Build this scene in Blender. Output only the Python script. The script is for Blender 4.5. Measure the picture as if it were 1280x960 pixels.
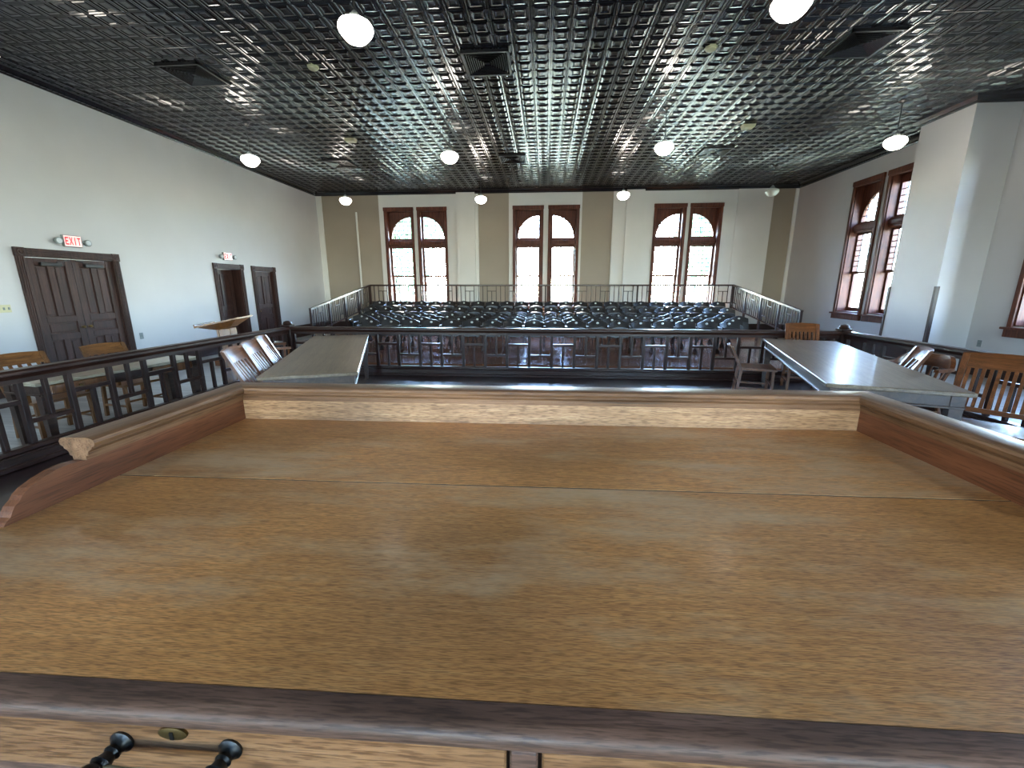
import bpy, bmesh, math, random
from mathutils import Vector, Matrix
random.seed(7)
PI = math.pi
scene = bpy.context.scene
for o in list(bpy.data.objects):
    bpy.data.objects.remove(o, do_unlink=True)
COL = scene.collection

# ------------------------------------------------------------------ camera
CZ = 1.56                       # eye height above the raised floor of the court well
cam_d = bpy.data.cameras.new('camera')
cam_d.sensor_width = 36.0
cam_d.lens = 36.0 * 528.0 / 1280.0
cam_d.clip_start = 0.02
cam_d.clip_end = 300
cam = bpy.data.objects.new('camera', cam_d)
COL.objects.link(cam)
_f = 528.0
_d = Vector(((682 - 640) / _f, (358 - 480) / _f, 1.0)).normalized()   # room's long axis in camera axes (x right, y down, z forward)
_up = Vector((1, 0, 0)).cross(_d).normalized()
if _up.y > 0: _up = -_up
_x = _d.cross(_up)
if _x.x < 0: _x = -_x
_R = (_x, _d, _up)
_m = Matrix(((_R[0].x, -_R[0].y, -_R[0].z, 0), (_R[1].x, -_R[1].y, -_R[1].z, 0), (_R[2].x, -_R[2].y, -_R[2].z, CZ), (0, 0, 0, 1)))
cam.matrix_world = _m
scene.camera = cam

# ------------------------------------------------------------------ world, sun, exposure
SUN_EL, SUN_AZ = math.radians(57), math.radians(14)     # high sun beyond the back windows
world = bpy.data.worlds.new('world')
scene.world = world
world.use_nodes = True
wn = world.node_tree
wn.nodes.clear()
sky = wn.nodes.new('ShaderNodeTexSky')
sky.sky_type = 'NISHITA'
sky.sun_disc = False
sky.sun_elevation = SUN_EL
sky.sun_rotation = -SUN_AZ
sky.air_density = 1.0
sky.dust_density = 0.3
sky.ozone_density = 4.0
bg = wn.nodes.new('ShaderNodeBackground')
bg.inputs['Strength'].default_value = 6.5
wo = wn.nodes.new('ShaderNodeOutputWorld')
wn.links.new(sky.outputs[0], bg.inputs[0])
wn.links.new(bg.outputs[0], wo.inputs[0])
sun_d = bpy.data.lights.new('sun', 'SUN')
sun_d.energy = 45.0
sun_d.angle = math.radians(0.6)
sun_d.color = (1.0, 0.95, 0.86)
sun = bpy.data.objects.new('sun', sun_d)
COL.objects.link(sun)
_sv = Vector((math.cos(SUN_EL) * math.sin(-SUN_AZ), math.cos(SUN_EL) * math.cos(SUN_AZ), math.sin(SUN_EL)))  # towards the sun
sun.rotation_euler = _sv.to_track_quat('Z', 'Y').to_euler()
sun.location = (0, 30, 40)
LAMP = 15.0                     # brightness of the opal globes
vs = scene.view_settings
vs.view_transform = 'Standard'
vs.look = 'None'
vs.exposure = 1.1
vs.gamma = 1.0
vs.use_curve_mapping = False

# ------------------------------------------------------------------ materials
def lin(c):
    return tuple(((v / 255.0) / 12.92) if v / 255.0 <= 0.04045 else (((v / 255.0) + 0.055) / 1.055) ** 2.4 for v in c)
def base_mat(name):
    m = bpy.data.materials.new(name)
    m.use_nodes = True
    nt = m.node_tree
    return m, nt, nt.nodes['Principled BSDF']
def N(nt, kind, **kw):
    n = nt.nodes.new(kind)
    for k, v in kw.items():
        if k in n.inputs: n.inputs[k].default_value = v
        else: setattr(n, k, v)
    return n
def ramp(nt, stops):
    r = nt.nodes.new('ShaderNodeValToRGB')
    el = r.color_ramp.elements
    while len(el) > 1: el.remove(el[-1])
    el[0].position = stops[0][0]; el[0].color = (*stops[0][1], 1)
    for p, c in stops[1:]:
        e = el.new(p); e.color = (*c, 1)
    return r
def plain(name, rgb, rough=0.5, metal=0.0, noise=0.06, nscale=4.0, coat=0.0, bump=0.0, bscale=60, spec=0.5):
    m, nt, b = base_mat(name)
    c = lin(rgb)
    tc = N(nt, 'ShaderNodeTexCoord')
    nz = N(nt, 'ShaderNodeTexNoise', Scale=nscale, Detail=5.0)
    nt.links.new(tc.outputs['Object'], nz.inputs['Vector'])
    r = ramp(nt, [(0.3, tuple(v * (1 - noise) for v in c)), (0.7, tuple(min(1, v * (1 + noise)) for v in c))])
    nt.links.new(nz.outputs['Fac'], r.inputs[0])
    nt.links.new(r.outputs[0], b.inputs['Base Color'])
    b.inputs['Roughness'].default_value = rough
    b.inputs['Metallic'].default_value = metal
    b.inputs['Coat Weight'].default_value = coat
    b.inputs['Coat Roughness'].default_value = 0.12
    b.inputs['Specular IOR Level'].default_value = spec
    if bump:
        n2 = N(nt, 'ShaderNodeTexNoise', Scale=bscale, Detail=3.0)
        nt.links.new(tc.outputs['Object'], n2.inputs['Vector'])
        bp = N(nt, 'ShaderNodeBump', Strength=bump, Distance=0.01)
        nt.links.new(n2.outputs['Fac'], bp.inputs['Height'])
        nt.links.new(bp.outputs[0], b.inputs['Normal'])
    return m
def wood(name, dark, mid, light, axis='X', scale=1.0, rough=0.4, coat=0.15, contrast=1.0, blotch=0.25, worn=None, spec=0.5, grain=(34.0, 1.6), pores=(330.0, 14.0, 0.36, 0.75)):
    m, nt, b = base_mat(name)
    tc = N(nt, 'ShaderNodeTexCoord')
    geo = N(nt, 'ShaderNodeObjectInfo')
    mp = N(nt, 'ShaderNodeMapping')
    s = [grain[0] * scale] * 3
    s['XYZ'.index(axis)] = grain[1] * scale
    mp.inputs['Scale'].default_value = s
    ad = N(nt, 'ShaderNodeVectorMath', operation='ADD')
    ml = N(nt, 'ShaderNodeMath', operation='MULTIPLY'); ml.inputs[1].default_value = 37.0
    nt.links.new(geo.outputs['Random'], ml.inputs[0])
    nt.links.new(tc.outputs['Object'], ad.inputs[0])
    nt.links.new(ml.outputs[0], ad.inputs[1])
    nt.links.new(ad.outputs[0], mp.inputs['Vector'])
    n1 = N(nt, 'ShaderNodeTexNoise', Scale=1.0, Detail=7.0, Roughness=0.65, Distortion=0.6)
    nt.links.new(mp.outputs[0], n1.inputs['Vector'])
    c0, c1, c2 = lin(dark), lin(mid), lin(light)
    r = ramp(nt, [(0.5 - 0.22 / contrast, c0), (0.5, c1), (0.5 + 0.22 / contrast, c2)])
    nt.links.new(n1.outputs['Fac'], r.inputs[0])
    # fine pores: short dark dashes along the grain
    mp2 = N(nt, 'ShaderNodeMapping')
    s2 = [pores[0] * scale] * 3
    s2['XYZ'.index(axis)] = pores[1] * scale
    mp2.inputs['Scale'].default_value = s2
    nt.links.new(ad.outputs[0], mp2.inputs['Vector'])
    n2 = N(nt, 'ShaderNodeTexNoise', Scale=1.0, Detail=2.0)
    nt.links.new(mp2.outputs[0], n2.inputs['Vector'])
    r2 = ramp(nt, [(pores[2], (0.5, 0.46, 0.42)), (pores[2] + 0.12, (1, 1, 1))])
    nt.links.new(n2.outputs['Fac'], r2.inputs[0])
    mx = N(nt, 'ShaderNodeMix', data_type='RGBA', blend_type='MULTIPLY')
    mx.inputs['Factor'].default_value = pores[3]
    nt.links.new(r.outputs[0], mx.inputs['A']); nt.links.new(r2.outputs[0], mx.inputs['B'])
    out = mx.outputs['Result']
    # broad blotches of stain and fading
    n3 = N(nt, 'ShaderNodeTexNoise', Scale=2.6, Detail=3.0)
    nt.links.new(ad.outputs[0], n3.inputs['Vector'])
    r3 = ramp(nt, [(0.32, (1 - blotch,) * 3), (0.68, (1 + blotch * 0.5,) * 3)])
    nt.links.new(n3.outputs['Fac'], r3.inputs[0])
    mx3 = N(nt, 'ShaderNodeMix', data_type='RGBA', blend_type='MULTIPLY')
    mx3.inputs['Factor'].default_value = 1.0
    nt.links.new(out, mx3.inputs['A']); nt.links.new(r3.outputs[0], mx3.inputs['B'])
    out = mx3.outputs['Result']
    if worn:
        n4 = N(nt, 'ShaderNodeTexNoise', Scale=worn[1], Detail=6.0, Roughness=0.7)
        mp4 = N(nt, 'ShaderNodeMapping'); sc = [2.2] * 3; sc['XYZ'.index(axis)] = 0.7
        mp4.inputs['Scale'].default_value = sc
        nt.links.new(ad.outputs[0], mp4.inputs['Vector']); nt.links.new(mp4.outputs[0], n4.inputs['Vector'])
        r4 = ramp(nt, [(worn[2], (0, 0, 0)), (worn[2] + 0.14, (1, 1, 1))])
        nt.links.new(n4.outputs['Fac'], r4.inputs[0])
        mlt = N(nt, 'ShaderNodeMath', operation='MULTIPLY'); mlt.inputs[1].default_value = worn[3]
        nt.links.new(r4.outputs[0], mlt.inputs[0])
        mx4 = N(nt, 'ShaderNodeMix', data_type='RGBA')
        mx4.inputs['B'].default_value = (*lin(worn[0]), 1)
        nt.links.new(mlt.outputs[0], mx4.inputs['Factor']); nt.links.new(out, mx4.inputs['A'])
        out = mx4.outputs['Result']
    nt.links.new(out, b.inputs['Base Color'])
    b.inputs['Roughness'].default_value = rough
    b.inputs['Coat Weight'].default_value = coat
    b.inputs['Coat Roughness'].default_value = 0.15
    b.inputs['Specular IOR Level'].default_value = spec
    bp = N(nt, 'ShaderNodeBump', Strength=0.12, Distance=0.002)
    nt.links.new(n2.outputs['Fac'], bp.inputs['Height'])
    nt.links.new(bp.outputs[0], b.inputs['Normal'])
    return m
def emit(name, rgb, strength):
    m, nt, b = base_mat(name)
    b.inputs['Base Color'].default_value = (*lin(rgb), 1)
    b.inputs['Emission Color'].default_value = (*lin(rgb), 1)
    b.inputs['Emission Strength'].default_value = strength
    b.inputs['Roughness'].default_value = 0.25
    return m
def glass(name):
    m, nt, b = base_mat(name)
    nt.nodes.remove(b)
    out = nt.nodes['Material Output']
    tr = N(nt, 'ShaderNodeBsdfTransparent'); tr.inputs[0].default_value = (0.97, 0.98, 0.98, 1)
    gl = N(nt, 'ShaderNodeBsdfGlossy'); gl.inputs['Roughness'].default_value = 0.03
    lw = N(nt, 'ShaderNodeLayerWeight'); lw.inputs['Blend'].default_value = 0.5
    pw = N(nt, 'ShaderNodeMath', operation='POWER'); pw.inputs[1].default_value = 5.0
    nt.links.new(lw.outputs['Facing'], pw.inputs[0])
    fr = N(nt, 'ShaderNodeMath', operation='MULTIPLY_ADD'); fr.inputs[1].default_value = 0.6; fr.inputs[2].default_value = 0.025
    nt.links.new(pw.outputs[0], fr.inputs[0])
    mx = N(nt, 'ShaderNodeMixShader')
    nt.links.new(fr.outputs[0], mx.inputs[0]); nt.links.new(tr.outputs[0], mx.inputs[1]); nt.links.new(gl.outputs[0], mx.inputs[2])
    nt.links.new(mx.outputs[0], out.inputs[0])
    return m

MT = {}
MT['wall'] = plain('wall_paint', (188, 187, 187), 0.55, noise=0.03, nscale=1.3, bump=0.05, bscale=25)
MT['cream'] = plain('cream_paint', (210, 208, 202), 0.55, noise=0.03, nscale=1.3)
MT['taupe'] = plain('taupe_paint', (150, 138, 122), 0.6, noise=0.04, nscale=1.2)
MT['tin'] = plain('black_tin', (20, 23, 31), 0.2, noise=0.2, nscale=2.5, coat=0.0, spec=0.6)
MT['black'] = plain('black_metal', (14, 14, 15), 0.4, noise=0.1)
MT['dark'] = wood('dark_stained_wood', (24, 13, 9), (44, 25, 19), (62, 37, 28), 'Z', 1.0, 0.42, 0.03, spec=0.3)
MT['darkx'] = wood('dark_stained_wood_x', (26, 14, 10), (48, 27, 20), (68, 40, 30), 'X', 1.0, 0.36, 0.06, spec=0.35)
MT['darky'] = wood('dark_stained_wood_y', (26, 14, 10), (48, 27, 20), (68, 40, 30), 'Y', 1.0, 0.36, 0.06, spec=0.35)
MT['door'] = wood('door_wood', (34, 19, 16), (58, 35, 29), (78, 50, 42), 'Z', 0.8, 0.5, 0.0, spec=0.3)
MT['frame'] = wood('window_frame_wood', (58, 30, 22), (92, 50, 36), (118, 68, 48), 'Z', 0.9, 0.5, 0.0, spec=0.25)
MT['oak'] = wood('golden_oak', (84, 52, 26), (124, 80, 42), (150, 102, 58), 'Z', 0.9, 0.35, 0.25)
MT['oakx'] = wood('golden_oak_x', (84, 52, 26), (124, 80, 42), (150, 102, 58), 'X', 0.9, 0.35, 0.25)
MT['chair'] = wood('chair_wood', (74, 40, 20), (112, 66, 36), (138, 86, 50), 'Z', 0.9, 0.38, 0.08)
MT['chairx'] = wood('chair_wood_x', (74, 40, 20), (112, 66, 36), (138, 86, 50), 'X', 0.9, 0.32, 0.12)
MT['desk'] = wood('worn_desk_oak', (172, 114, 60), (214, 152, 88), (228, 176, 116), 'X', 1.0, 0.42, 0.05, 0.7, 0.3, ((208, 180, 142), 1.5, 0.48, 0.7), grain=(150.0, 9.0), pores=(950.0, 56.0, 0.41, 0.9))
MT['deskedge'] = wood('desk_edge_oak', (72, 50, 40), (102, 74, 60), (126, 96, 80), 'X', 1.0, 0.6, 0.05, 1.0, 0.35, grain=(70.0, 5.0), pores=(420.0, 34.0, 0.40, 0.9))
MT['deskback'] = wood('desk_gallery_oak', (122, 86, 58), (164, 124, 88), (188, 150, 114), 'X', 1.0, 0.42, 0.1, grain=(70.0, 5.0), pores=(420.0, 34.0, 0.40, 0.9))
MT['deskside'] = wood('desk_side_oak', (84, 48, 28), (116, 68, 42), (134, 84, 54), 'Y', 1.0, 0.45, 0.05)
MT['deskcap'] = wood('desk_cap_oak', (84, 60, 42), (122, 88, 62), (146, 110, 82), 'X', 1.0, 0.42, 0.05, spec=0.3)
MT['deskcapy'] = wood('desk_cap_oak_y', (84, 60, 42), (122, 88, 62), (146, 110, 82), 'Y', 1.0, 0.42, 0.05, spec=0.3)
MT['drawer'] = wood('drawer_oak', (96, 64, 40), (134, 96, 64), (154, 116, 82), 'X', 1.0, 0.42, 0.1, grain=(70.0, 5.0), pores=(420.0, 34.0, 0.40, 0.9))
MT['tabletop'] = wood('table_top_wood', (88, 72, 54), (116, 97, 75), (134, 114, 90), 'Y', 0.7, 0.32, 0.12, 1.0, 0.15)
MT['tablewood'] = wood('table_apron_wood', (40, 26, 20), (60, 40, 30), (80, 56, 44), 'Y', 0.8, 0.4, 0.08)
MT['paleboard'] = wood('pale_table_top', (150, 138, 116), (178, 166, 142), (194, 184, 162), 'Y', 0.7, 0.35, 0.2, 0.8, 0.1)
MT['seat'] = wood('theatre_seat_wood', (12, 10, 10), (19, 16, 16), (28, 24, 23), 'X', 1.0, 0.32, 0.12)
MT['plate'] = plain('number_plate', (196, 196, 190), 0.3, metal=0.3, noise=0.05)
MT['glass'] = glass('window_glass')
MT['globe'] = emit('opal_globe_lit', (255, 246, 232), LAMP)
MT['globe_off'] = plain('opal_globe_unlit', (205, 206, 198), 0.25, noise=0.02)
MT['brass'] = plain('aged_brass', (120, 100, 64), 0.35, metal=0.9, noise=0.2, nscale=40)
MT['steel'] = plain('bright_steel', (176, 186, 168), 0.4, metal=0.6, noise=0.1)
MT['greyplastic'] = plain('grey_plastic', (120, 128, 128), 0.4)
MT['beige'] = plain('beige_plastic', (190, 186, 150), 0.45)
MT['exit_face'] = emit('exit_sign_face', (232, 190, 186), 0.35)
MT['exit_red'] = emit('exit_sign_letter', (226, 40, 44), 0.9)
MT['lens'] = plain('lamp_lens', (200, 205, 208), 0.15)
MT['leaf'] = plain('tree_leaves', (126, 156, 124), 0.5, noise=0.35, nscale=3.0)
MT['leaf2'] = plain('tree_leaves_dark', (96, 130, 108), 0.5, noise=0.35, nscale=3.0)
MT['bark'] = plain('tree_bark', (92, 76, 60), 0.85, noise=0.25, nscale=8.0)
MT['lawn'] = plain('lawn', (140, 142, 112), 0.9, noise=0.2, nscale=0.5)

def floor_mat(name, dark, mid, light, axis, bw, rough, coat=0.1):
    m, nt, b = base_mat(name)
    tc = N(nt, 'ShaderNodeTexCoord')
    sp = N(nt, 'ShaderNodeSeparateXYZ'); nt.links.new(tc.outputs['Object'], sp.inputs[0])
    across = 'Y' if axis == 'X' else 'X'
    dv = N(nt, 'ShaderNodeMath', operation='DIVIDE'); dv.inputs[1].default_value = bw
    nt.links.new(sp.outputs[across], dv.inputs[0])
    fl = N(nt, 'ShaderNodeMath', operation='FLOOR'); nt.links.new(dv.outputs[0], fl.inputs[0])
    fr = N(nt, 'ShaderNodeMath', operation='FRACT'); nt.links.new(dv.outputs[0], fr.inputs[0])
    wnz = N(nt, 'ShaderNodeTexWhiteNoise', noise_dimensions='1D'); nt.links.new(fl.outputs[0], wnz.inputs['W'])
    r = ramp(nt, [(0.0, lin(dark)), (0.5, lin(mid)), (1.0, lin(light))])
    nt.links.new(wnz.outputs['Value'], r.inputs[0])
    mp = N(nt, 'ShaderNodeMapping'); s = [30.0] * 3; s['XYZ'.index(axis)] = 1.2; mp.inputs['Scale'].default_value = s
    nt.links.new(tc.outputs['Object'], mp.inputs['Vector'])
    n1 = N(nt, 'ShaderNodeTexNoise', Scale=1.0, Detail=5.0); nt.links.new(mp.outputs[0], n1.inputs['Vector'])
    r1 = ramp(nt, [(0.3, (0.8,) * 3), (0.7, (1.08,) * 3)]); nt.links.new(n1.outputs['Fac'], r1.inputs[0])
    mx = N(nt, 'ShaderNodeMix', data_type='RGBA', blend_type='MULTIPLY'); mx.inputs['Factor'].default_value = 1
    nt.links.new(r.outputs[0], mx.inputs['A']); nt.links.new(r1.outputs[0], mx.inputs['B'])
    gp = N(nt, 'ShaderNodeMath', operation='LESS_THAN'); gp.inputs[1].default_value = 0.06; nt.links.new(fr.outputs[0], gp.inputs[0])
    mg = N(nt, 'ShaderNodeMix', data_type='RGBA'); mg.inputs['B'].default_value = tuple(v * 0.25 for v in lin(dark)) + (1,)
    nt.links.new(gp.outputs[0], mg.inputs['Factor']); nt.links.new(mx.outputs['Result'], mg.inputs['A'])
    nt.links.new(mg.outputs['Result'], b.inputs['Base Color'])
    b.inputs['Roughness'].default_value = rough
    b.inputs['Coat Weight'].default_value = coat
    return m
MT['floor'] = floor_mat('floor_boards', (150, 146, 138), (164, 161, 153), (176, 173, 165), 'X', 0.09, 0.3)
MT['floor_dark'] = floor_mat('gallery_floor_boards', (92, 58, 38), (112, 72, 48), (128, 84, 58), 'X', 0.09, 0.25, 0.2)
MT['floor_step'] = floor_mat('gallery_step_boards', (170, 104, 56), (190, 118, 66), (206, 132, 78), 'X', 0.09, 0.3, 0.1)
MT['floor_well'] = floor_mat('well_floor_boards', (34, 20, 18), (44, 26, 23), (54, 32, 28), 'Y', 0.09, 0.35)

# ------------------------------------------------------------------ mesh helpers
class MB:
    def __init__(s): s.v = []; s.f = []
    def add(s, vs_, fs_):
        n = len(s.v); s.v += [tuple(p) for p in vs_]; s.f += [tuple(i + n for i in f) for f in fs_]; return s
    def box(s, x0, x1, y0, y1, z0, z1):
        return s.add([(x0, y0, z0), (x1, y0, z0), (x1, y1, z0), (x0, y1, z0), (x0, y0, z1), (x1, y0, z1), (x1, y1, z1), (x0, y1, z1)],
                     [(0, 3, 2, 1), (4, 5, 6, 7), (0, 1, 5, 4), (1, 2, 6, 5), (2, 3, 7, 6), (3, 0, 4, 7)])
    def cbox(s, x0, x1, y0, y1, z0, z1, c=0.004):
        # box with chamfered edges
        xs, ys, zs = (x0, x1), (y0, y1), (z0, z1)
        sg = (1, -1)
        V = {}; vs_ = []
        for i in (0, 1):
            for j in (0, 1):
                for k in (0, 1):
                    for a in range(3):
                        p = [xs[i] + sg[i] * c, ys[j] + sg[j] * c, zs[k] + sg[k] * c]
                        p[a] = (xs[i], ys[j], zs[k])[a]
                        V[(i, j, k, a)] = len(vs_); vs_.append(p)
        fs_ = []
        for a in range(3):
            b_, c_ = (a + 1) % 3, (a + 2) % 3
            for e in (0, 1):
                q = []
                for (u, w) in ((0, 0), (1, 0), (1, 1), (0, 1)):
                    idx = [0, 0, 0]; idx[a] = e; idx[b_] = u; idx[c_] = w
                    q.append(V[(*idx, a)])
                fs_.append(tuple(q) if e else tuple(reversed(q)))
        for a in range(3):          # edges along axis a
            b_, c_ = (a + 1) % 3, (a + 2) % 3
            for u in (0, 1):
                for w in (0, 1):
                    i0 = [0, 0, 0]; i1 = [0, 0, 0]
                    i0[b_] = i1[b_] = u; i0[c_] = i1[c_] = w; i0[a] = 0; i1[a] = 1
                    q = (V[(*i0, b_)], V[(*i1, b_)], V[(*i1, c_)], V[(*i0, c_)])
                    fs_.append(q if (u + w) % 2 else tuple(reversed(q)))
        for i in (0, 1):
            for j in (0, 1):
                for k in (0, 1):
                    t = (V[(i, j, k, 0)], V[(i, j, k, 1)], V[(i, j, k, 2)])
                    fs_.append(t if (i + j + k) % 2 else tuple(reversed(t)))
        return s.add(vs_, fs_)
    def prism(s, pts, a0, a1, axis='X', cap=True):
        # 2D outline extruded along an axis; outline coords are the other two axes in order
        n = len(pts); vs_ = []
        for a in (a0, a1):
            for p in pts:
                vs_.append({'X': (a, p[0], p[1]), 'Y': (p[0], a, p[1]), 'Z': (p[0], p[1], a)}[axis])
        fs_ = [(i, (i + 1) % n, n + (i + 1) % n, n + i) for i in range(n)]
        if cap: fs_ += [tuple(range(n))[::-1], tuple(range(n, 2 * n))]
        return s.add(vs_, fs_)
    def loft(s, rings, closed=True, cap=True):
        n = len(rings[0]); vs_ = [p for r in rings for p in r]; fs_ = []
        m = n if closed else n - 1
        for k in range(len(rings) - 1):
            for i in range(m):
                j = (i + 1) % n
                fs_.append((k * n + i, k * n + j, (k + 1) * n + j, (k + 1) * n + i))
        if cap: fs_ += [tuple(range(n))[::-1], tuple(range((len(rings) - 1) * n, len(rings) * n))]
        return s.add(vs_, fs_)
    def lathe(s, prof, cx=0, cy=0, seg=20, cap=True):
        return s.loft([[(cx + r * math.cos(2 * PI * i / seg), cy + r * math.sin(2 * PI * i / seg), z) for i in range(seg)] for r, z in prof], True, cap)
    def bar(s, p0, p1, w, d=None, up=(0, 0, 1)):
        # rectangular bar between two points
        d = d or w; p0 = Vector(p0); p1 = Vector(p1); t = (p1 - p0).normalized()
        u = t.cross(Vector(up))
        if u.length < 1e-4: u = t.cross(Vector((0, 1, 0)))
        u.normalize(); v = t.cross(u)
        rs = [[p + u * (a * w / 2) + v * (b * d / 2) for a, b in ((-1, -1), (1, -1), (1, 1), (-1, 1))] for p in (p0, p1)]
        return s.loft(rs)
    def tube(s, pts, r, seg=10):
        rs = []
        pts = [Vector(p) for p in pts]
        for i, p in enumerate(pts):
            t = (pts[min(i + 1, len(pts) - 1)] - pts[max(i - 1, 0)]).normalized()
            u = t.cross(Vector((0, 0, 1)))
            if u.length < 1e-3: u = t.cross(Vector((0, 1, 0)))
            u.normalize(); v = t.cross(u)
            rr = r[i] if isinstance(r, (list, tuple)) else r
            rs.append([p + u * (rr * math.cos(2 * PI * k / seg)) + v * (rr * math.sin(2 * PI * k / seg)) for k in range(seg)])
        return s.loft(rs)
    def mesh(s, name, smooth=False):
        me = bpy.data.meshes.new(name); me.from_pydata(s.v, [], s.f); me.validate()
        bm = bmesh.new(); bm.from_mesh(me); bmesh.ops.recalc_face_normals(bm, faces=bm.faces); bm.to_mesh(me); bm.free()
        if smooth:
            for p in me.polygons: p.use_smooth = True
            if smooth != 'all':
                me.set_sharp_from_angle(angle=math.radians(smooth if smooth is not True else 40))
        me.update(); return me
def link(name, me, mat, parent=None, loc=None, rz=0):
    o = bpy.data.objects.new(name, me); COL.objects.link(o)
    if me is not None and mat is not None and not me.materials: me.materials.append(MT[mat] if isinstance(mat, str) else mat)
    if parent: o.parent = parent
    if loc is not None: o.location = loc
    if rz: o.rotation_euler = (0, 0, rz)
    return o
def build(name, mb, mat, parent=None, smooth=False, loc=None, rz=0):
    return link(name, mb.mesh(name, smooth), mat, parent, loc, rz)
def tag(o, label=None, cat=None, group=None, kind=None):
    if label: o['label'] = label
    if cat: o['category'] = cat
    if group: o['group'] = group
    if kind: o['kind'] = kind
    return o
def thing(name, label, cat, loc=(0, 0, 0), rz=0, group=None, kind=None):
    o = link(name, None, None, None, loc, rz)
    return tag(o, label, cat, group, kind)
def kids(o): return [c for c in bpy.data.objects if c.parent == o]
def copy_tree(o, loc, rz=None, label=None, group=None):
    r = o.copy(); COL.objects.link(r); r.location = loc
    if rz is not None: r.rotation_euler = (0, 0, rz)
    if label: r['label'] = label
    if group: r['group'] = group
    for ch in kids(o):
        c = ch.copy(); COL.objects.link(c); c.parent = r
        for g in kids(ch):
            d = g.copy(); COL.objects.link(d); d.parent = c
    return r
def wall_cells(axis, a, b, u0, u1, z0, z1, holes):
    # slab from a to b along the wall's normal axis, u along the wall, rectangular holes (u0,u1,z0,z1)
    us = sorted({u0, u1, *[h[0] for h in holes], *[h[1] for h in holes]}); us = [u for u in us if u0 <= u <= u1]
    zs = sorted({z0, z1, *[h[2] for h in holes], *[h[3] for h in holes]}); zs = [z for z in zs if z0 <= z <= z1]
    m = MB()
    for i in range(len(us) - 1):
        for k in range(len(zs) - 1):
            cu, cz = (us[i] + us[i + 1]) / 2, (zs[k] + zs[k + 1]) / 2
            if any(h[0] < cu < h[1] and h[2] < cz < h[3] for h in holes): continue
            if axis == 'X': m.box(a, b, us[i], us[i + 1], zs[k], zs[k + 1])
            else: m.box(us[i], us[i + 1], a, b, zs[k], zs[k + 1])
    return m

# ------------------------------------------------------------------ the room
ZF, ZW, ZC = -0.14, 4.76, 4.88         # main floor, top of wall below the cornice, ceiling
XL, XR, YB, YN = -8.43, 8.43, 16.0, -6.0
TH = 0.42
WW, WZ0, WZ1 = 1.09, 0.78, 4.33        # a window with its casing
def hole(u0): return (u0 + 0.08, u0 + WW - 0.08, WZ0 + 0.08, WZ1 - 0.08)
BACKW = [(-5.91, 'L'), (-4.68, 'R'), (-1.205, 'L'), (0.055, 'R'), (3.71, 'L'), (4.925, 'R')]
RIGHTW = [(13.22, 'L'), (11.99, 'R'), (8.42, 'L'), (7.19, 'R'), (2.6, 'L'), (1.37, 'R')]     # far edge (largest Y) of each
FRONTW = [(-4.4, 'L'), (-5.63, 'R'), (0.66, 'L'), (-0.57, 'R'), (5.7, 'L'), (4.47, 'R')]      # largest X of each, on the wall behind the judge
DOORS = [(6.36, 8.05, 2.17, 0.025), (10.48, 11.58, 2.14, 0.24), (11.92, 13.01, 2.13, 0.06)]

def struct(name, mb, mat, label=None, smooth=False, cat=None):
    return tag(build(name, mb, mat, None, smooth), label, cat, None, 'structure')
fl = MB().box(XL - TH, XR + TH, YN - TH, YB + TH, ZF - 0.2, ZF)
struct('floor', fl, 'floor', 'pale grey-brown board floor of the courtroom', cat='floor')
well = MB().box(-4.75, 5.0, YN + 0.02, 7.42, ZF, 0.0)
struct('floor_well', well, 'floor_well', 'dark board floor of the court well inside the balustrade', cat='floor')
gal = MB().box(-7.2, 7.2, 8.6, YB - 0.06, ZF, -0.02)
struct('floor_gallery', gal, 'floor_dark', 'dark brown board floor under the gallery seating', cat='floor')
step = MB().box(-6.7, 6.7, 13.85, YB - 0.06, -0.02, 0.11)
struct('floor_gallery_step_upper', MB().box(-6.7, 6.7, 14.86, YB - 0.06, 0.11, 0.28), 'floor_step', 'topmost step under the rearmost row of seats', cat='floor')
struct('floor_gallery_step', step, 'floor_dark', 'raised step under the last rows of seats', cat='floor')

dh = [(a + 0.11, b - 0.11, ZF, t - 0.11) for a, b, t, d in DOORS]
struct('wall_left', wall_cells('X', XL - TH, XL, YN - TH, YB + TH, ZF, ZC + 0.1, dh), 'wall', 'long pale grey plaster wall with three doors', cat='wall')
struct('wall_back', wall_cells('Y', YB, YB + TH, XL, XR, ZF, ZC + 0.1, [hole(u) for u, k in BACKW]), 'taupe', 'taupe end wall between the arched window pairs', cat='wall')
struct('wall_right', wall_cells('X', XR, XR + TH, YN - TH, YB + TH, ZF, ZC + 0.1, [(u - WW + 0.08, u - 0.08, WZ0 + 0.08, WZ1 - 0.08) for u, k in RIGHTW]), 'wall', 'pale grey side wall with arched windows', cat='wall')
struct('wall_front', wall_cells('Y', YN - TH, YN, XL, XR, ZF, ZC + 0.1, [(u - WW + 0.08, u - 0.08, WZ0 + 0.08, WZ1 - 0.08) for u, k in FRONTW]), 'wall', 'pale wall behind the judge with tall windows', cat='wall')
struct('wall_column', MB().box(7.65, XR, 9.12, 10.28, ZF, ZC), 'wall', 'wide pale pier standing out from the window wall', cat='wall')
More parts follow.
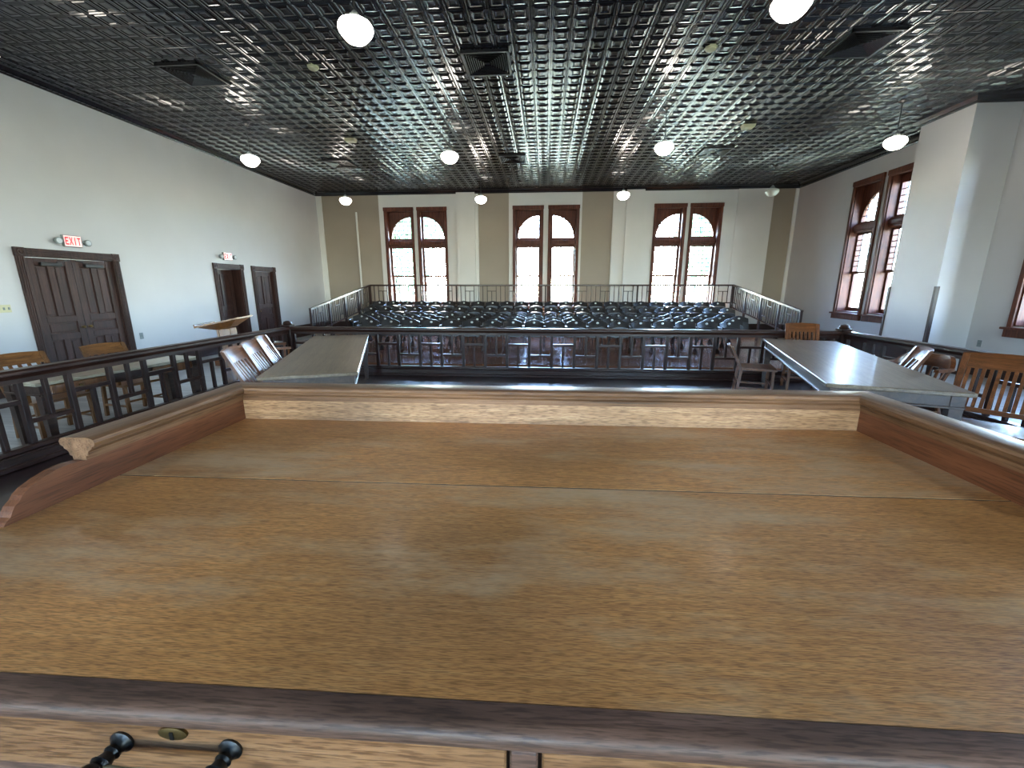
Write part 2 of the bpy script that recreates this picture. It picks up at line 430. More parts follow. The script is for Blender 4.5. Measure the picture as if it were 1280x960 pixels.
# cream bays and pilasters on the taupe end wall
bays = [(-6.09, -3.22, 0.05, BACKW[0:2]), (-1.35, 1.23, 0.05, BACKW[2:4]), (3.34, 7.62, 0.05, BACKW[4:6])]
n = 1
for a, b, p, ws in bays:
    struct('trim_%d' % n, wall_cells('Y', YB - p, YB, a, b, ZF, ZW + 0.06, [(u, u + WW, WZ0, WZ1) for u, k in ws]), 'cream',
           ['cream plaster bay around the window pair nearest the door wall', 'cream plaster bay around the middle window pair', 'cream plaster bay around the window pair nearest the side windows'][n - 1], cat='trim')
    n += 1
for a, b, p, lb in ((-3.22, -2.56, 0.16, 'cream pilaster beside the window pair nearest the door wall'), (2.74, 3.34, 0.16, 'cream pilaster beside the window pair nearest the side windows'),
                    (2.3, 2.74, 0.07, 'narrow cream panel beside the pilaster'), (-2.56, -2.45, 0.07, 'thin cream strip along the pilaster edge'),
                    (6.46, 7.62, 0.08, 'cream wall panel beside the taupe corner strip'), (-8.43, -8.24, 0.05, 'thin cream strip in the corner by the door wall'), (8.33, 8.43, 0.05, 'thin cream strip in the corner by the side windows')):
    struct('trim_%d' % n, MB().box(a, b, YB - p, YB, ZF, ZW + 0.03), 'cream', lb, cat='trim'); n += 1
struct('trim_%d' % n, MB().lathe([(0.035, 0.9), (0.035, 4.2)], -6.95, YB - 0.05, 12), 'cream', 'white vertical conduit pipe on the taupe end wall', True, 'pipe'); n += 1

# cornice
prof = [(0, 0), (0.025, 0), (0.035, 0.02), (0.06, 0.03), (0.075, 0.05), (0.11, 0.09), (0.16, 0.115), (0.2, 0.12), (0.2, 0.14), (0, 0.14)]
def cornice(path, label):
    global n
    mb = MB(); rings = []
    P = [Vector(p) for p in path]
    for i, p in enumerate(P):
        d0 = (P[i] - P[i - 1]).normalized() if i > 0 else None
        d1 = (P[i + 1] - P[i]).normalized() if i < len(P) - 1 else None
        n0 = Vector((d0.y, -d0.x)) if d0 else None
        n1 = Vector((d1.y, -d1.x)) if d1 else None
        if n0 is None: mv = n1
        elif n1 is None: mv = n0
        else:
            mv = (n0 + n1); mv = mv / (mv.dot(n0))
        rings.append([(p.x + mv.x * o, p.y + mv.y * o, ZW + z) for o, z in prof])
    mb.loft(rings)
    c = struct('trim_%d' % n, mb, 'tin', label, False, 'cornice'); n += 1
    return c
c1 = cornice([(XL, YN), (XL, YB - 0.05), (XR, YB - 0.05), (XR, 10.28), (7.65, 10.28), (7.65, 9.12), (XR, 9.12), (XR, YN)], 'black pressed-tin cornice running round the room')
bead = MB()
y = 1.5
while y < 15.7:
    bead.box(XL + 0.06, XL + 0.085, y, y + 0.045, ZW + 0.012, ZW + 0.035); y += 0.09
y = 10.4
while y < 15.7:
    bead.box(XR - 0.085, XR - 0.06, y, y + 0.045, ZW + 0.012, ZW + 0.035); y += 0.09
tag(build('beading', bead, 'tin', c1), kind='stuff')

# baseboards and corner guards
bb = MB().box(XL, XL + 0.03, YN, DOORS[0][0], ZF, 0.26)
bb.box(XL, XL + 0.03, DOORS[0][1], DOORS[1][0], ZF, 0.26).box(XL, XL + 0.03, DOORS[1][1], DOORS[2][0], ZF, 0.26).box(XL, XL + 0.03, DOORS[2][1], YB - 0.06, ZF, 0.26)
struct('baseboard_left', bb, 'darky', 'dark wood skirting board along the door wall', cat='baseboard')
struct('baseboard_back', MB().box(XL + 0.03, XR - 0.03, YB - 0.2, YB - 0.16, ZF, 0.26), 'darkx', 'dark wood skirting board along the end wall', cat='baseboard')
struct('baseboard_right', MB().box(XR - 0.03, XR, 10.28, YB - 0.06, ZF, 0.26).box(XR - 0.03, XR, YN, 9.12, ZF, 0.26).box(7.62, 7.65, 9.12, 10.28, ZF, 0.26), 'darky', 'dark wood skirting board below the side windows', cat='baseboard')
for yy, lb in ((10.28, 'dark wooden corner guard on the pier edge beside the window'), (9.12, 'dark wooden corner guard on the pier edge away from the window')):
    g = MB().prism([(7.65, yy - 0.03), (7.635, yy - 0.03), (7.635, yy + 0.03), (7.69, yy + 0.03)] if yy > 10 else [(7.635, yy - 0.015), (7.70, yy - 0.015), (7.70, yy), (7.65, yy + 0.04), (7.635, yy + 0.04)], 0.26, 1.56, 'Z')
    struct('trim_%d' % n, g, 'dark', lb, cat='corner guard'); n += 1

# ------------------------------------------------------------------ pressed tin ceiling
cl = MB().box(XL, XR, YN, YB, ZC, ZC + 0.1)
ceil = struct('ceiling', cl, 'tin', 'glossy black pressed-tin ceiling of small square coffers', cat='ceiling')
PT = 0.2625
def tile_rings():
    # (half x, half y, depth below the ceiling plane)
    h = PT / 2
    return [(h, h, 0.006), (h - 0.004, h - 0.004, 0.014), (h - 0.026, h - 0.010, 0.016), (h - 0.034, h - 0.020, 0.004), (h - 0.046, h - 0.032, 0.004),
            (h - 0.053, h - 0.040, 0.014), (h - 0.078, h - 0.066, 0.018), (h - 0.084, h - 0.072, 0.010), (0.028, 0.034, 0.008)]
def tile_geo(cx=0, cy=0, jit=0.0):
    vs_, fs_ = [], []
    R_ = tile_rings()
    ax, ay = random.uniform(-jit, jit), random.uniform(-jit, jit)
    for hx, hy, dz in R_:
        for sx, sy in ((-1, -1), (1, -1), (1, 1), (-1, 1)):
            vs_.append((cx + sx * hx, cy + sy * hy, -dz + (ax * sx * hx + ay * sy * hy)))
    for k in range(len(R_) - 1):
        for i in range(4):
            j = (i + 1) % 4
            fs_.append((k * 4 + i, (k + 1) * 4 + i, (k + 1) * 4 + j, k * 4 + j))
    e = (len(R_) - 1) * 4
    fs_.append((e + 3, e + 2, e + 1, e))
    return vs_, fs_
def tmesh(vs_, fs_, name):
    me = bpy.data.meshes.new(name); me.from_pydata(vs_, [], fs_)
    me.materials.append(MT['tin']); me.update(); return me
tile_me = []
for k in range(6):
    v_, f_ = tile_geo(0, 0, 0.007); tile_me.append(tmesh(v_, f_, 'ceiling_tile'))
x0 = 0.016 - 32 * PT
cells = []
def to_px(p):
    dx, dy, dz = p[0], p[1], p[2] - CZ
    c = [_R[0][a] * dx + _R[1][a] * dy + _R[2][a] * dz for a in range(3)]
    return (640 + _f * c[0] / c[2], 480 + _f * c[1] / c[2], c[2]) if c[2] > 0.1 else None
VENTS = [(-5.64, 7.25), (-0.936, 7.26), (4.32, 7.14), (-5.69, 12.28), (-0.92, 12.2), (4.16, 11.99)]
for i in range(63):
    for j in range(50):
        cx, cy = x0 + (i + 0.5) * PT, 2.6 + (j + 0.5) * PT
        if cy > YB - 0.2: continue
        if abs(cx) > 8.3 or (cx > 7.5 and 9.0 < cy < 10.4): continue
        px = to_px((cx, cy, ZC))
        vis = px is not None and -10 < px[0] < 1290 and -6 < px[1]
        cells.append((0 if vis else 1, cx * cx + cy * cy, cx, cy))
cells.sort()
for vis, d, cx, cy in cells[:300]:
    link('ceiling_tile', random.choice(tile_me), None, ceil, (cx, cy, ZC))
V_, F_ = [], []
for vis, d, cx, cy in cells[300:]:
    a, b = tile_geo(cx, cy, 0.007); k = len(V_)
    V_ += [(p[0], p[1], p[2] + ZC) for p in a]; F_ += [tuple(q + k for q in f) for f in b]
tag(link('ceiling_tiles', tmesh(V_, F_, 'ceiling_tiles'), None, ceil), kind='stuff')

# ------------------------------------------------------------------ windows
def quarter_panel(u0, u1, z0, z1, uc, zc, r, sgn, d0, d1):
    # board with a quarter-round opening: straight edge at uc, curve falling away in direction sgn
    K = 16
    arc = [(uc + sgn * r * math.cos(PI / 2 * k / K), zc + r * math.sin(PI / 2 * k / K)) for k in range(K + 1)]   # from the side up to the top
    m = MB()
    far = u0 if sgn < 0 else u1
    near = u1 if sgn < 0 else u0
    for d in (d0, d1):
        pass
    # spandrel strips between the arc and the top edge / far side
    for k in range(K):
        a, b = arc[k], arc[k + 1]
        q = [(a[0], a[1]), (b[0], b[1]), (b[0], z1), (a[0], z1)]
        m.prism([(p[0], p[1]) for p in q], d0, d1, 'Y')
    lo, hi = min(far, uc + sgn * r), max(far, uc + sgn * r)
    m.box(lo, hi, d0, d1, z0, z1)
    lo, hi = min(near, uc), max(near, uc)
    m.box(lo, hi, d0, d1, z0, z1)
    lo, hi = min(uc, uc + sgn * r), max(uc, uc + sgn * r)
    m.box(lo, hi, d0, d1, z0, zc)
    return m
def make_window(kind):
    t = thing('window', '', '', (0, 0, 0))
    W = WW
    cs = MB()
    cs.cbox(0, 0.085, -0.045, 0.0, WZ0 + 0.06, WZ1, 0.006).cbox(W - 0.085, W, -0.045, 0, WZ0 + 0.06, WZ1, 0.006)
    cs.cbox(-0.012, W + 0.012, -0.06, 0, WZ1 - 0.11, WZ1 + 0.01, 0.008)
    cs.cbox(0.03, W - 0.03, -0.055, 0, WZ1 - 0.14, WZ1 - 0.11, 0.004)
    build('casing', cs, 'frame', t)
    jb = MB()
    jb.box(0.08, 0.11, 0.0, 0.36, WZ0 + 0.08, WZ1 - 0.08).box(W - 0.11, W - 0.08, 0.0, 0.36, WZ0 + 0.08, WZ1 - 0.08)
    jb.box(0.11, W - 0.11, 0.0, 0.36, WZ1 - 0.11, WZ1 - 0.08)
    build('jamb', jb, 'frame', t)
    u0, u1 = 0.11, W - 0.11
    tb = MB().cbox(u0, u1, 0.06, 0.3, 3.05, 3.18, 0.01).cbox(u0, u1, 0.1, 0.3, 3.0, 3.05, 0.006).cbox(u0, u1, 0.1, 0.3, 3.18, 3.215, 0.006)
    build('transom_bar', tb, 'frame', t)
    pl, pr = 0.165, W - 0.165
    if kind == 'L': qp = quarter_panel(u0, u1, 3.215, WZ1 - 0.11, pr, 3.28, 0.75, -1, 0.2, 0.26)
    else: qp = quarter_panel(u0, u1, 3.215, WZ1 - 0.11, pl, 3.28, 0.75, 1, 0.2, 0.26)
    build('arched_sash', qp, 'frame', t)
    for nm, za, zb, d in (('upper_sash', 1.92, 3.0, 0.2), ('lower_sash', WZ0 + 0.1, 1.96, 0.255)):
        s = MB().box(u0, pl, d, d + 0.045, za, zb).box(pr, u1, d, d + 0.045, za, zb).box(pl, pr, d, d + 0.045, zb - 0.06, zb).box(pl, pr, d, d + 0.045, za, za + (0.05 if nm[0] == 'u' else 0.1))
        so = build(nm, s, 'frame', t)
        build('pane', MB().box(pl - 0.01, pr + 0.01, d + 0.02, d + 0.024, za + 0.03, zb - 0.03), 'glass', so)
        if nm[0] == 'u':
            ld = MB()
            for i in range(1, 5):
                u = pl + (pr - pl) * i / 5; ld.box(u - 0.010, u + 0.010, d + 0.012, d + 0.032, za + 0.05, zb - 0.06)
            for i in range(1, 7):
                z = za + 0.05 + (zb - za - 0.11) * i / 7; ld.box(pl, pr, d + 0.012, d + 0.032, z - 0.010, z + 0.010)
            tag(build('leading', ld, 'black', so))
    K = 16; uc, sg = (pr, -1) if kind == 'L' else (pl, 1)
    pts = [(uc, 3.28)] + [(uc + sg * 0.76 * math.cos(PI / 2 * k / K), 3.28 + 0.76 * math.sin(PI / 2 * k / K)) for k in range(K + 1)]
    qpane = build('pane', MB().prism(pts, 0.235, 0.239, 'Y'), 'glass', t)
    ld = MB()
    for i in range(1, 5):
        f = i / 5; u = uc + sg * 0.75 * f; hh = 0.75 * math.sqrt(1 - f * f)
        ld.box(u - 0.010, u + 0.010, 0.225, 0.245, 3.28, 3.28 + hh)
        z = 3.28 + 0.75 * f; ww = 0.75 * math.sqrt(1 - f * f)
        ld.box(min(uc, uc + sg * ww), max(uc, uc + sg * ww), 0.225, 0.245, z - 0.010, z + 0.010)
    build('leading', ld, 'black', t)
    sl = MB().cbox(-0.05, W + 0.05, -0.11, 0.0, WZ0 + 0.02, WZ0 + 0.06, 0.008).box(0.08, W - 0.08, 0.0, 0.36, WZ0 + 0.08, WZ0 + 0.1)
    sl.cbox(-0.02, W + 0.02, -0.06, 0, WZ0 - 0.12, WZ0 + 0.02, 0.006)
    build('window_sill', sl, 'frame', t)
    return t
protos = {'L': make_window('L'), 'R': make_window('R')}
used = {'L': False, 'R': False}
wn_ = 1
def portal(loc, nrm, w, h):
    d = bpy.data.lights.new('window_portal', 'AREA'); d.shape = 'RECTANGLE'; d.size = w; d.size_y = h
    d.cycles.is_portal = True
    o = bpy.data.objects.new('window_portal', d); COL.objects.link(o)
    o.location = loc; o.rotation_euler = Vector(nrm).to_track_quat('-Z', 'Y').to_euler()
def place_window(kind, loc, rz, label):
    global wn_
    p = protos[kind]
    if not used[kind]:
        used[kind] = True; o = p; o.location = loc; o.rotation_euler = (0, 0, rz)
    else: o = copy_tree(p, loc, rz)
    o.name = 'window_%d' % wn_; wn_ += 1
    tag(o, label, 'window', None, 'structure')
    ca, sa = math.cos(rz), math.sin(rz)
    u, d = WW / 2, 0.4
    portal((loc[0] + ca * u - sa * d, loc[1] + sa * u + ca * d, (WZ0 + WZ1) / 2), (sa, -ca, 0), WW - 0.16, WZ1 - WZ0 - 0.16)
pairn = ['pair nearest the door wall', 'middle pair on the end wall', 'end-wall pair nearest the side windows']
for i, (u, k) in enumerate(BACKW):
    place_window(k, (u, YB - 0.05, 0), 0, '%s half of the round-arched timber window, %s' % ('curve-to-the-door-wall' if k == 'L' else 'curve-to-the-side-windows', pairn[i // 2]))
rn = ['side-wall pair between the pier and the end wall', 'side-wall pair on the judge side of the pier', 'side-wall pair nearest the judge']
for i, (u, k) in enumerate(RIGHTW):
    place_window(k, (XR, u, 0), -PI / 2, 'deep-set timber window with leaded upper sash, %s half, %s' % ('end-wall' if k == 'L' else 'judge-side', rn[i // 2]))
fn = ['pair nearest the side windows', 'middle pair', 'pair nearest the door wall']
for i, (u, k) in enumerate(FRONTW):
    place_window(k, (u, YN, 0), PI, 'timber window on the wall behind the judge, %s half, %s' % ('first' if k == 'L' else 'second', fn[i // 2]))

# ------------------------------------------------------------------ doors
def leaf(parent, u0, u1, z0, z1, d, hinge_right=False):
    w = u1 - u0; st = 0.115 * min(1, w / 0.7)
    lf = build('door_leaf', MB().box(u0, u1, d + 0.012, d + 0.045, z0, z1), 'door', parent)
    fr = MB()
    Hh = z1 - z0
    rz_ = [z0, z0 + 0.2, z0 + 0.36 * Hh, z0 + 0.41 * Hh, z0 + 0.50 * Hh, z0 + 0.55 * Hh, z1 - 0.12, z1]
    fr.cbox(u0, u0 + st, d - 0.008, d + 0.014, z0, z1, 0.004).cbox(u1 - st, u1, d - 0.008, d + 0.014, z0, z1, 0.004)
    for a, b in ((rz_[0], rz_[1]), (rz_[2], rz_[3]), (rz_[4], rz_[5]), (rz_[6], rz_[7])):
        fr.cbox(u0 + st, u1 - st, d - 0.008, d + 0.014, a, b, 0.004)
    um = (u0 + u1) / 2
    for a, b in ((rz_[1], rz_[2]), (rz_[5], rz_[6])):
        fr.cbox(um - st * 0.42, um + st * 0.42, d - 0.008, d + 0.014, a, b, 0.004)
    build('stile_frame', fr, 'door', lf)
    for (a, b, c, e) in ((u0 + st, um - st * 0.42, rz_[1], rz_[2]), (um + st * 0.42, u1 - st, rz_[1], rz_[2]), (u0 + st, u1 - st, rz_[3], rz_[4]),
                         (u0 + st, um - st * 0.42, rz_[5], rz_[6]), (um + st * 0.42, u1 - st, rz_[5], rz_[6])):
        g = 0.03
        build('door_panel', MB().cbox(a + g, b - g, d + 0.003, d + 0.014, c + g, e - g, 0.005), 'door', lf)
    return lf
def door(nm, y0, y1, zt, depth, label, double=False):
    t = thing(nm, label, 'door', (XL, y0, 0), PI / 2, None, 'structure')
    W = y1 - y0; cw = 0.13
    for a in (0, W - cw):
        m = MB().cbox(a, a + cw, -0.03, 0, ZF, zt - cw, 0.005)
        for q in (0.025, 0.055, 0.085): m.cbox(a + q, a + q + 0.018, -0.042, -0.03, ZF + 0.2, zt - cw, 0.004)
        m.cbox(a - 0.006, a + cw + 0.006, -0.045, 0, ZF, ZF + 0.22, 0.005)
        build('casing', m, 'door', t)
        blk = build('corner_block', MB().cbox(a - 0.006, a + cw + 0.006, -0.045, 0, zt - cw - 0.006, zt + 0.006, 0.005), 'door', t)
        ro = MB()
        cx_, cz_ = a + cw / 2, zt - cw / 2
        K = 16
        ro.loft([[(cx_ + r * math.cos(2 * PI * k / K), yy, cz_ + r * math.sin(2 * PI * k / K)) for k in range(K)] for r, yy in ((0.05, -0.045), (0.045, -0.056), (0.036, -0.056), (0.03, -0.049), (0.02, -0.049), (0.014, -0.06))])
        build('rosette', ro, 'door', blk)
    m = MB().cbox(cw, W - cw, -0.03, 0, zt - cw, zt, 0.005)
    for q in (0.025, 0.055, 0.085): m.cbox(cw, W - cw, -0.042, -0.03, zt - cw + q, zt - cw + q + 0.018, 0.004)
    build('head_casing', m, 'door', t)
    jb = MB().box(0.11, cw + 0.01, 0, depth + 0.1, ZF, zt - cw).box(W - cw - 0.01, W - 0.11, 0, depth + 0.1, ZF, zt - cw).box(0.11, W - 0.11, 0, depth + 0.1, zt - cw - 0.01, zt - 0.11)
    build('jamb', jb, 'door', t)
    a, b, z0, z1 = cw + 0.012, W - cw - 0.012, ZF + 0.01, zt - cw - 0.014
    if double:
        um = W / 2
        for s, (p, q) in ((-1, (a, um - 0.003)), (1, (um + 0.003, b))):
            lf = leaf(t, p, q, z0, z1, depth)
            hx = um - 0.06 if s < 0 else um + 0.06
            build('push_plate', MB().cbox(hx - 0.03, hx + 0.03, depth - 0.004, depth + 0.001, ZF + 1.1, ZF + 1.35, 0.001), 'greyplastic', lf)
            build('door_knob', MB().loft([[(hx + r * math.cos(2 * PI * k / 12), depth - yy, ZF + 0.98 + r * math.sin(2 * PI * k / 12)) for k in range(12)] for r, yy in ((0.026, 0), (0.026, 0.006), (0.01, 0.01), (0.01, 0.03), (0.026, 0.042), (0.026, 0.06), (0.012, 0.07))]), 'brass', lf, 30)
            cx_ = (p + q) / 2
            cl_ = build('door_closer', MB().cbox(cx_ - 0.16, cx_ + 0.16, depth - 0.06, depth, z1 - 0.13, z1 - 0.07, 0.006), 'black', lf)
            build('closer_arm', MB().bar((cx_ - 0.1 * s, depth - 0.03, z1 - 0.06), (cx_ - 0.3 * s, depth - 0.03, z1 - 0.02), 0.02, 0.01).bar((cx_ - 0.3 * s, depth - 0.03, z1 - 0.02), (cx_ - 0.12 * s, depth - 0.02, z1 - 0.008), 0.02, 0.01), 'black', cl_)
    else:
        lf = leaf(t, a, b, z0, z1, depth)
        hx = a + 0.06
        build('door_knob', MB().loft([[(hx + r * math.cos(2 * PI * k / 12), depth - yy, ZF + 0.98 + r * math.sin(2 * PI * k / 12)) for k in range(12)] for r, yy in ((0.026, 0), (0.026, 0.006), (0.01, 0.01), (0.01, 0.03), (0.026, 0.042), (0.026, 0.06), (0.012, 0.07))]), 'brass', lf, 30)
    return t
door('door_1', *DOORS[0], 'dark panelled double door with rosette corner blocks and closers', True)
door('door_2', *DOORS[1], 'single dark door set deep in its frame under an exit sign')
door('door_3', *DOORS[2], 'single five-panel brown door next to the deep-set one')

# ------------------------------------------------------------------ exit signs, plates
LET = {'E': [(0, 0, .22, 1), (0, 0, 1, .18), (0, .41, .85, .59), (0, .82, 1, 1)], 'I': [(.39, 0, .61, 1)], 'T': [(.39, 0, .61, 1), (0, .82, 1, 1)]}
def exit_sign(y, z, label):
    t = thing('exit_sign', label, 'exit sign', (XL, y, z), PI / 2)
    build('housing', MB().cbox(-0.15, 0.15, -0.05, 0, -0.1, 0.1, 0.008), 'greyplastic', t)
    build('sign_face', MB().box(-0.14, 0.14, -0.054, -0.05, -0.09, 0.09), 'exit_face', t)
    for i, ch in enumerate('EXIT'):
        u0 = -0.125 + i * 0.066; w = 0.05; zz, hh = -0.065, 0.13
        m = MB()
        if ch == 'X':
            m.bar((u0, -0.057, zz), (u0 + w, -0.057, zz + hh), 0.006, 0.014, (0, 1, 0)).bar((u0 + w, -0.057, zz), (u0, -0.057, zz + hh), 0.006, 0.014, (0, 1, 0))
        else:
            for a, b, c, e in LET[ch]: m.box(u0 + a * w, u0 + c * w, -0.059, -0.054, zz + b * hh, zz + e * hh)
        build('letter', m, 'exit_red', t)
    for s in (-1, 1):
        hd = MB().bar((s * 0.14, -0.03, 0.0), (s * 0.24, -0.04, 0.0), 0.03)
        K = 14
        hd.loft([[(s * 0.24 + r * math.cos(2 * PI * k / K), yy, -0.01 + r * math.sin(2 * PI * k / K)) for k in range(K)] for r, yy in ((0.03, 0.0), (0.05, -0.02), (0.058, -0.075), (0.05, -0.08))])
        ho = build('emergency_lamp', hd, 'greyplastic', t, 40)
        build('lens', MB().loft([[(s * 0.24 + r * math.cos(2 * PI * k / K), yy, -0.01 + r * math.sin(2 * PI * k / K)) for k in range(K)] for r, yy in ((0.048, -0.078), (0.03, -0.09), (0.01, -0.094))]), 'lens', ho, 40)
    return t
exit_sign(7.25, 2.34, 'red EXIT sign with twin emergency lamps above the double door')
exit_sign(11.02, 2.33, 'red EXIT sign with twin emergency lamps above the single door')
def plate(y, z, w, h, label, gangs, x=XL, rz=PI / 2):
    t = thing('switch_plate' if gangs > 1 else 'wall_outlet', label, 'switch' if gangs > 1 else 'outlet', (x, y, z), rz)
    build('plate', MB().cbox(-w / 2, w / 2, -0.008, 0, -h / 2, h / 2, 0.003), 'beige' if gangs > 1 else 'greyplastic', t)
    for g in range(gangs):
        u = -w / 2 + w * (g + 0.5) / gangs
        build('toggle' if gangs > 1 else 'socket', MB().cbox(u - 0.012, u + 0.012, -0.018, -0.008, -0.02, 0.02, 0.003), 'greyplastic', t)
plate(6.02, 1.22, 0.26, 0.12, 'beige multi-gang switch plate on the wall beside the double door', 4)
plate(7.63 + 0.6, 0.55, 0.08, 0.13, 'small grey outlet low on the wall past the double door', 1)
plate(8.86, 0.48, 0.08, 0.13, 'small grey outlet low on the wall behind the pier', 1, XR, -PI / 2)

# ------------------------------------------------------------------ ceiling fittings
def diffuser(x, y, label):
    S = 0.35
    t = thing('ceiling_vent', label, 'vent', (x, y, ZC - 0.02), 0, 'square ceiling vents')
    fr = MB()
    for a, b, c, e in ((-S, S, -S, -S + 0.03), (-S, S, S - 0.03, S), (-S, -S + 0.03, -S, S), (S - 0.03, S, -S, S)): fr.box(a, b, c, e, -0.035, 0.02)
    build('frame', fr, 'black', t)
    build('back_plate', MB().box(-S + 0.03, S - 0.03, -S + 0.03, S - 0.03, 0.0, 0.012), 'black', t)
    for q in range(4):
        m = MB(); ca, sa = math.cos(q * PI / 2), math.sin(q * PI / 2)
        for k in range(9):
            r = 0.04 + k * 0.032; z0, z1 = -0.012, -0.034
            pts = [(-r, r, z0), (r, r, z0), (r + 0.022, r + 0.022, z1), (-r - 0.022, r + 0.022, z1), (-r, r - 0.004, z0), (r, r - 0.004, z0), (r + 0.022, r + 0.018, z1), (-r - 0.022, r + 0.018, z1)]
            m.add([(p[0] * ca - p[1] * sa, p[0] * sa + p[1] * ca, p[2]) for p in pts], [(0, 1, 2, 3), (7, 6, 5, 4), (0, 3, 7, 4), (1, 5, 6, 2), (2, 6, 7, 3), (0, 4, 5, 1)])
        build('louvre_bank', m, 'tin', t)
    return t
vl = ['black square louvred ceiling vent over the aisle beside the double door', 'black square louvred ceiling vent between the two nearest lit globes', 'black square louvred ceiling vent near the pier',
      'black square louvred ceiling vent toward the end wall on the door side', 'black square louvred ceiling vent in front of the middle window pair', 'black square louvred ceiling vent toward the end wall on the window side']
for (x, y), lb in zip(VENTS, vl): diffuser(x, y, lb)
def detector(x, y, label):
    t = thing('smoke_detector', label, 'smoke detector', (x, y, ZC - 0.016))
    build('base', MB().lathe([(0.085, 0.012), (0.085, -0.01)], seg=20), 'beige', t, 40)
    build('cover', MB().lathe([(0.075, -0.01), (0.07, -0.03), (0.045, -0.045), (0.02, -0.05)], seg=20), 'beige', t, 40)
detector(-3.64, 7.2, 'round beige smoke detector on the ceiling toward the door wall')
detector(2.285, 7.12, 'round beige smoke detector on the ceiling toward the pier')
def spk(x, y, label):
    t = thing('ceiling_sensor', label, 'sensor', (x, y, ZC - 0.016))
    build('mount', MB().cbox(-0.06, 0.06, -0.05, 0.05, -0.01, 0.012, 0.003), 'black', t)
    build('body', MB().prism([(-0.13, -0.01), (0.13, -0.01), (0.1, -0.075), (-0.1, -0.075)], -0.08, 0.08, 'Y'), 'beige', t)
spk(-4.52, 10.38, 'small beige wedge-shaped sensor on the ceiling toward the door wall')
spk(4.175, 10.2, 'small beige wedge-shaped sensor on the ceiling toward the pier')

GL = [(-2.02, 4.98), (2.28, 4.91), (-2.025, 9.44), (2.24, 9.19), (-6.29, 9.34), (6.43, 9.18), (-6.27, 13.69), (-2.03, 13.83), (2.23, 13.56), (6.34, 13.39), (-6.5, 5.04), (6.4, 4.95), (-2.05, 0.6), (2.28, 0.55), (-6.25, 0.65), (6.45, 0.55)]  # last row, level with the desk, is added out of view to light it
GZ = CZ + 2.58
def pendant(lit, label):
    t = thing('pendant_lamp', label, 'lamp', (0, 0, 0), 0, 'opal globe pendant lamps in rows')
    build('canopy', MB().lathe([(0.065, ZC - 0.005), (0.062, ZC - 0.03), (0.03, ZC - 0.05), (0.012, ZC - 0.06)], seg=16), 'black', t, 40)
    build('rod', MB().lathe([(0.009, GZ + 0.18), (0.009, ZC - 0.05)], seg=8), 'black', t, 40)
    build('fitter', MB().lathe([(0.06, GZ + 0.10), (0.064, GZ + 0.13), (0.05, GZ + 0.16), (0.024, GZ + 0.19), (0.012, GZ + 0.2)], seg=18), 'greyplastic', t, 40)
    pr = [(0.055, 0.115), (0.075, 0.11), (0.12, 0.098), (0.158, 0.072), (0.176, 0.035), (0.178, 0.01), (0.168, -0.022), (0.145, -0.06), (0.12, -0.092), (0.098, -0.115), (0.07, -0.128), (0.035, -0.134), (0.01, -0.135)]
    build('globe', MB().lathe([(r, GZ + z * 0.84 + 0.02) for r, z in pr], seg=28), 'globe' if lit else 'globe_off', t, 'all')
    return t
lampl = {0: 'lit opal schoolhouse globe near the vent, on the door side', 1: 'lit opal schoolhouse globe near the round detector, pier side',
         2: 'lit opal globe hanging in the second row, door side of centre', 3: 'lit opal globe hanging in the second row, pier side of centre', 4: 'lit opal globe hanging close to the wall above the single doors',
         5: 'lit opal globe hanging beside the pier', 6: 'lit opal globe before the end wall by the white conduit', 7: 'lit opal globe before the end wall by the pilaster on the door side',
         8: 'lit opal globe before the end wall by the pilaster on the window side', 9: 'unlit grey opal globe before the taupe corner strip', 10: 'lit opal globe over the aisle near the double door', 11: 'lit opal globe over the aisle beside the side windows', 12: 'lit opal globe overhead near the judge desk, door side', 13: 'lit opal globe overhead near the judge desk, side-window side', 14: 'lit opal globe over the door-side aisle level with the judge desk', 15: 'lit opal globe over the window-side aisle level with the judge desk'}
pl0 = pendant(True, lampl[0]); pl0.location = (GL[0][0], GL[0][1], 0)
for i in range(1, 16):
    if i == 9:
        o = pendant(False, lampl[9]); o.location = (GL[9][0], GL[9][1], 0)
    else: copy_tree(pl0, (GL[i][0], GL[i][1], 0), 0, lampl[i])

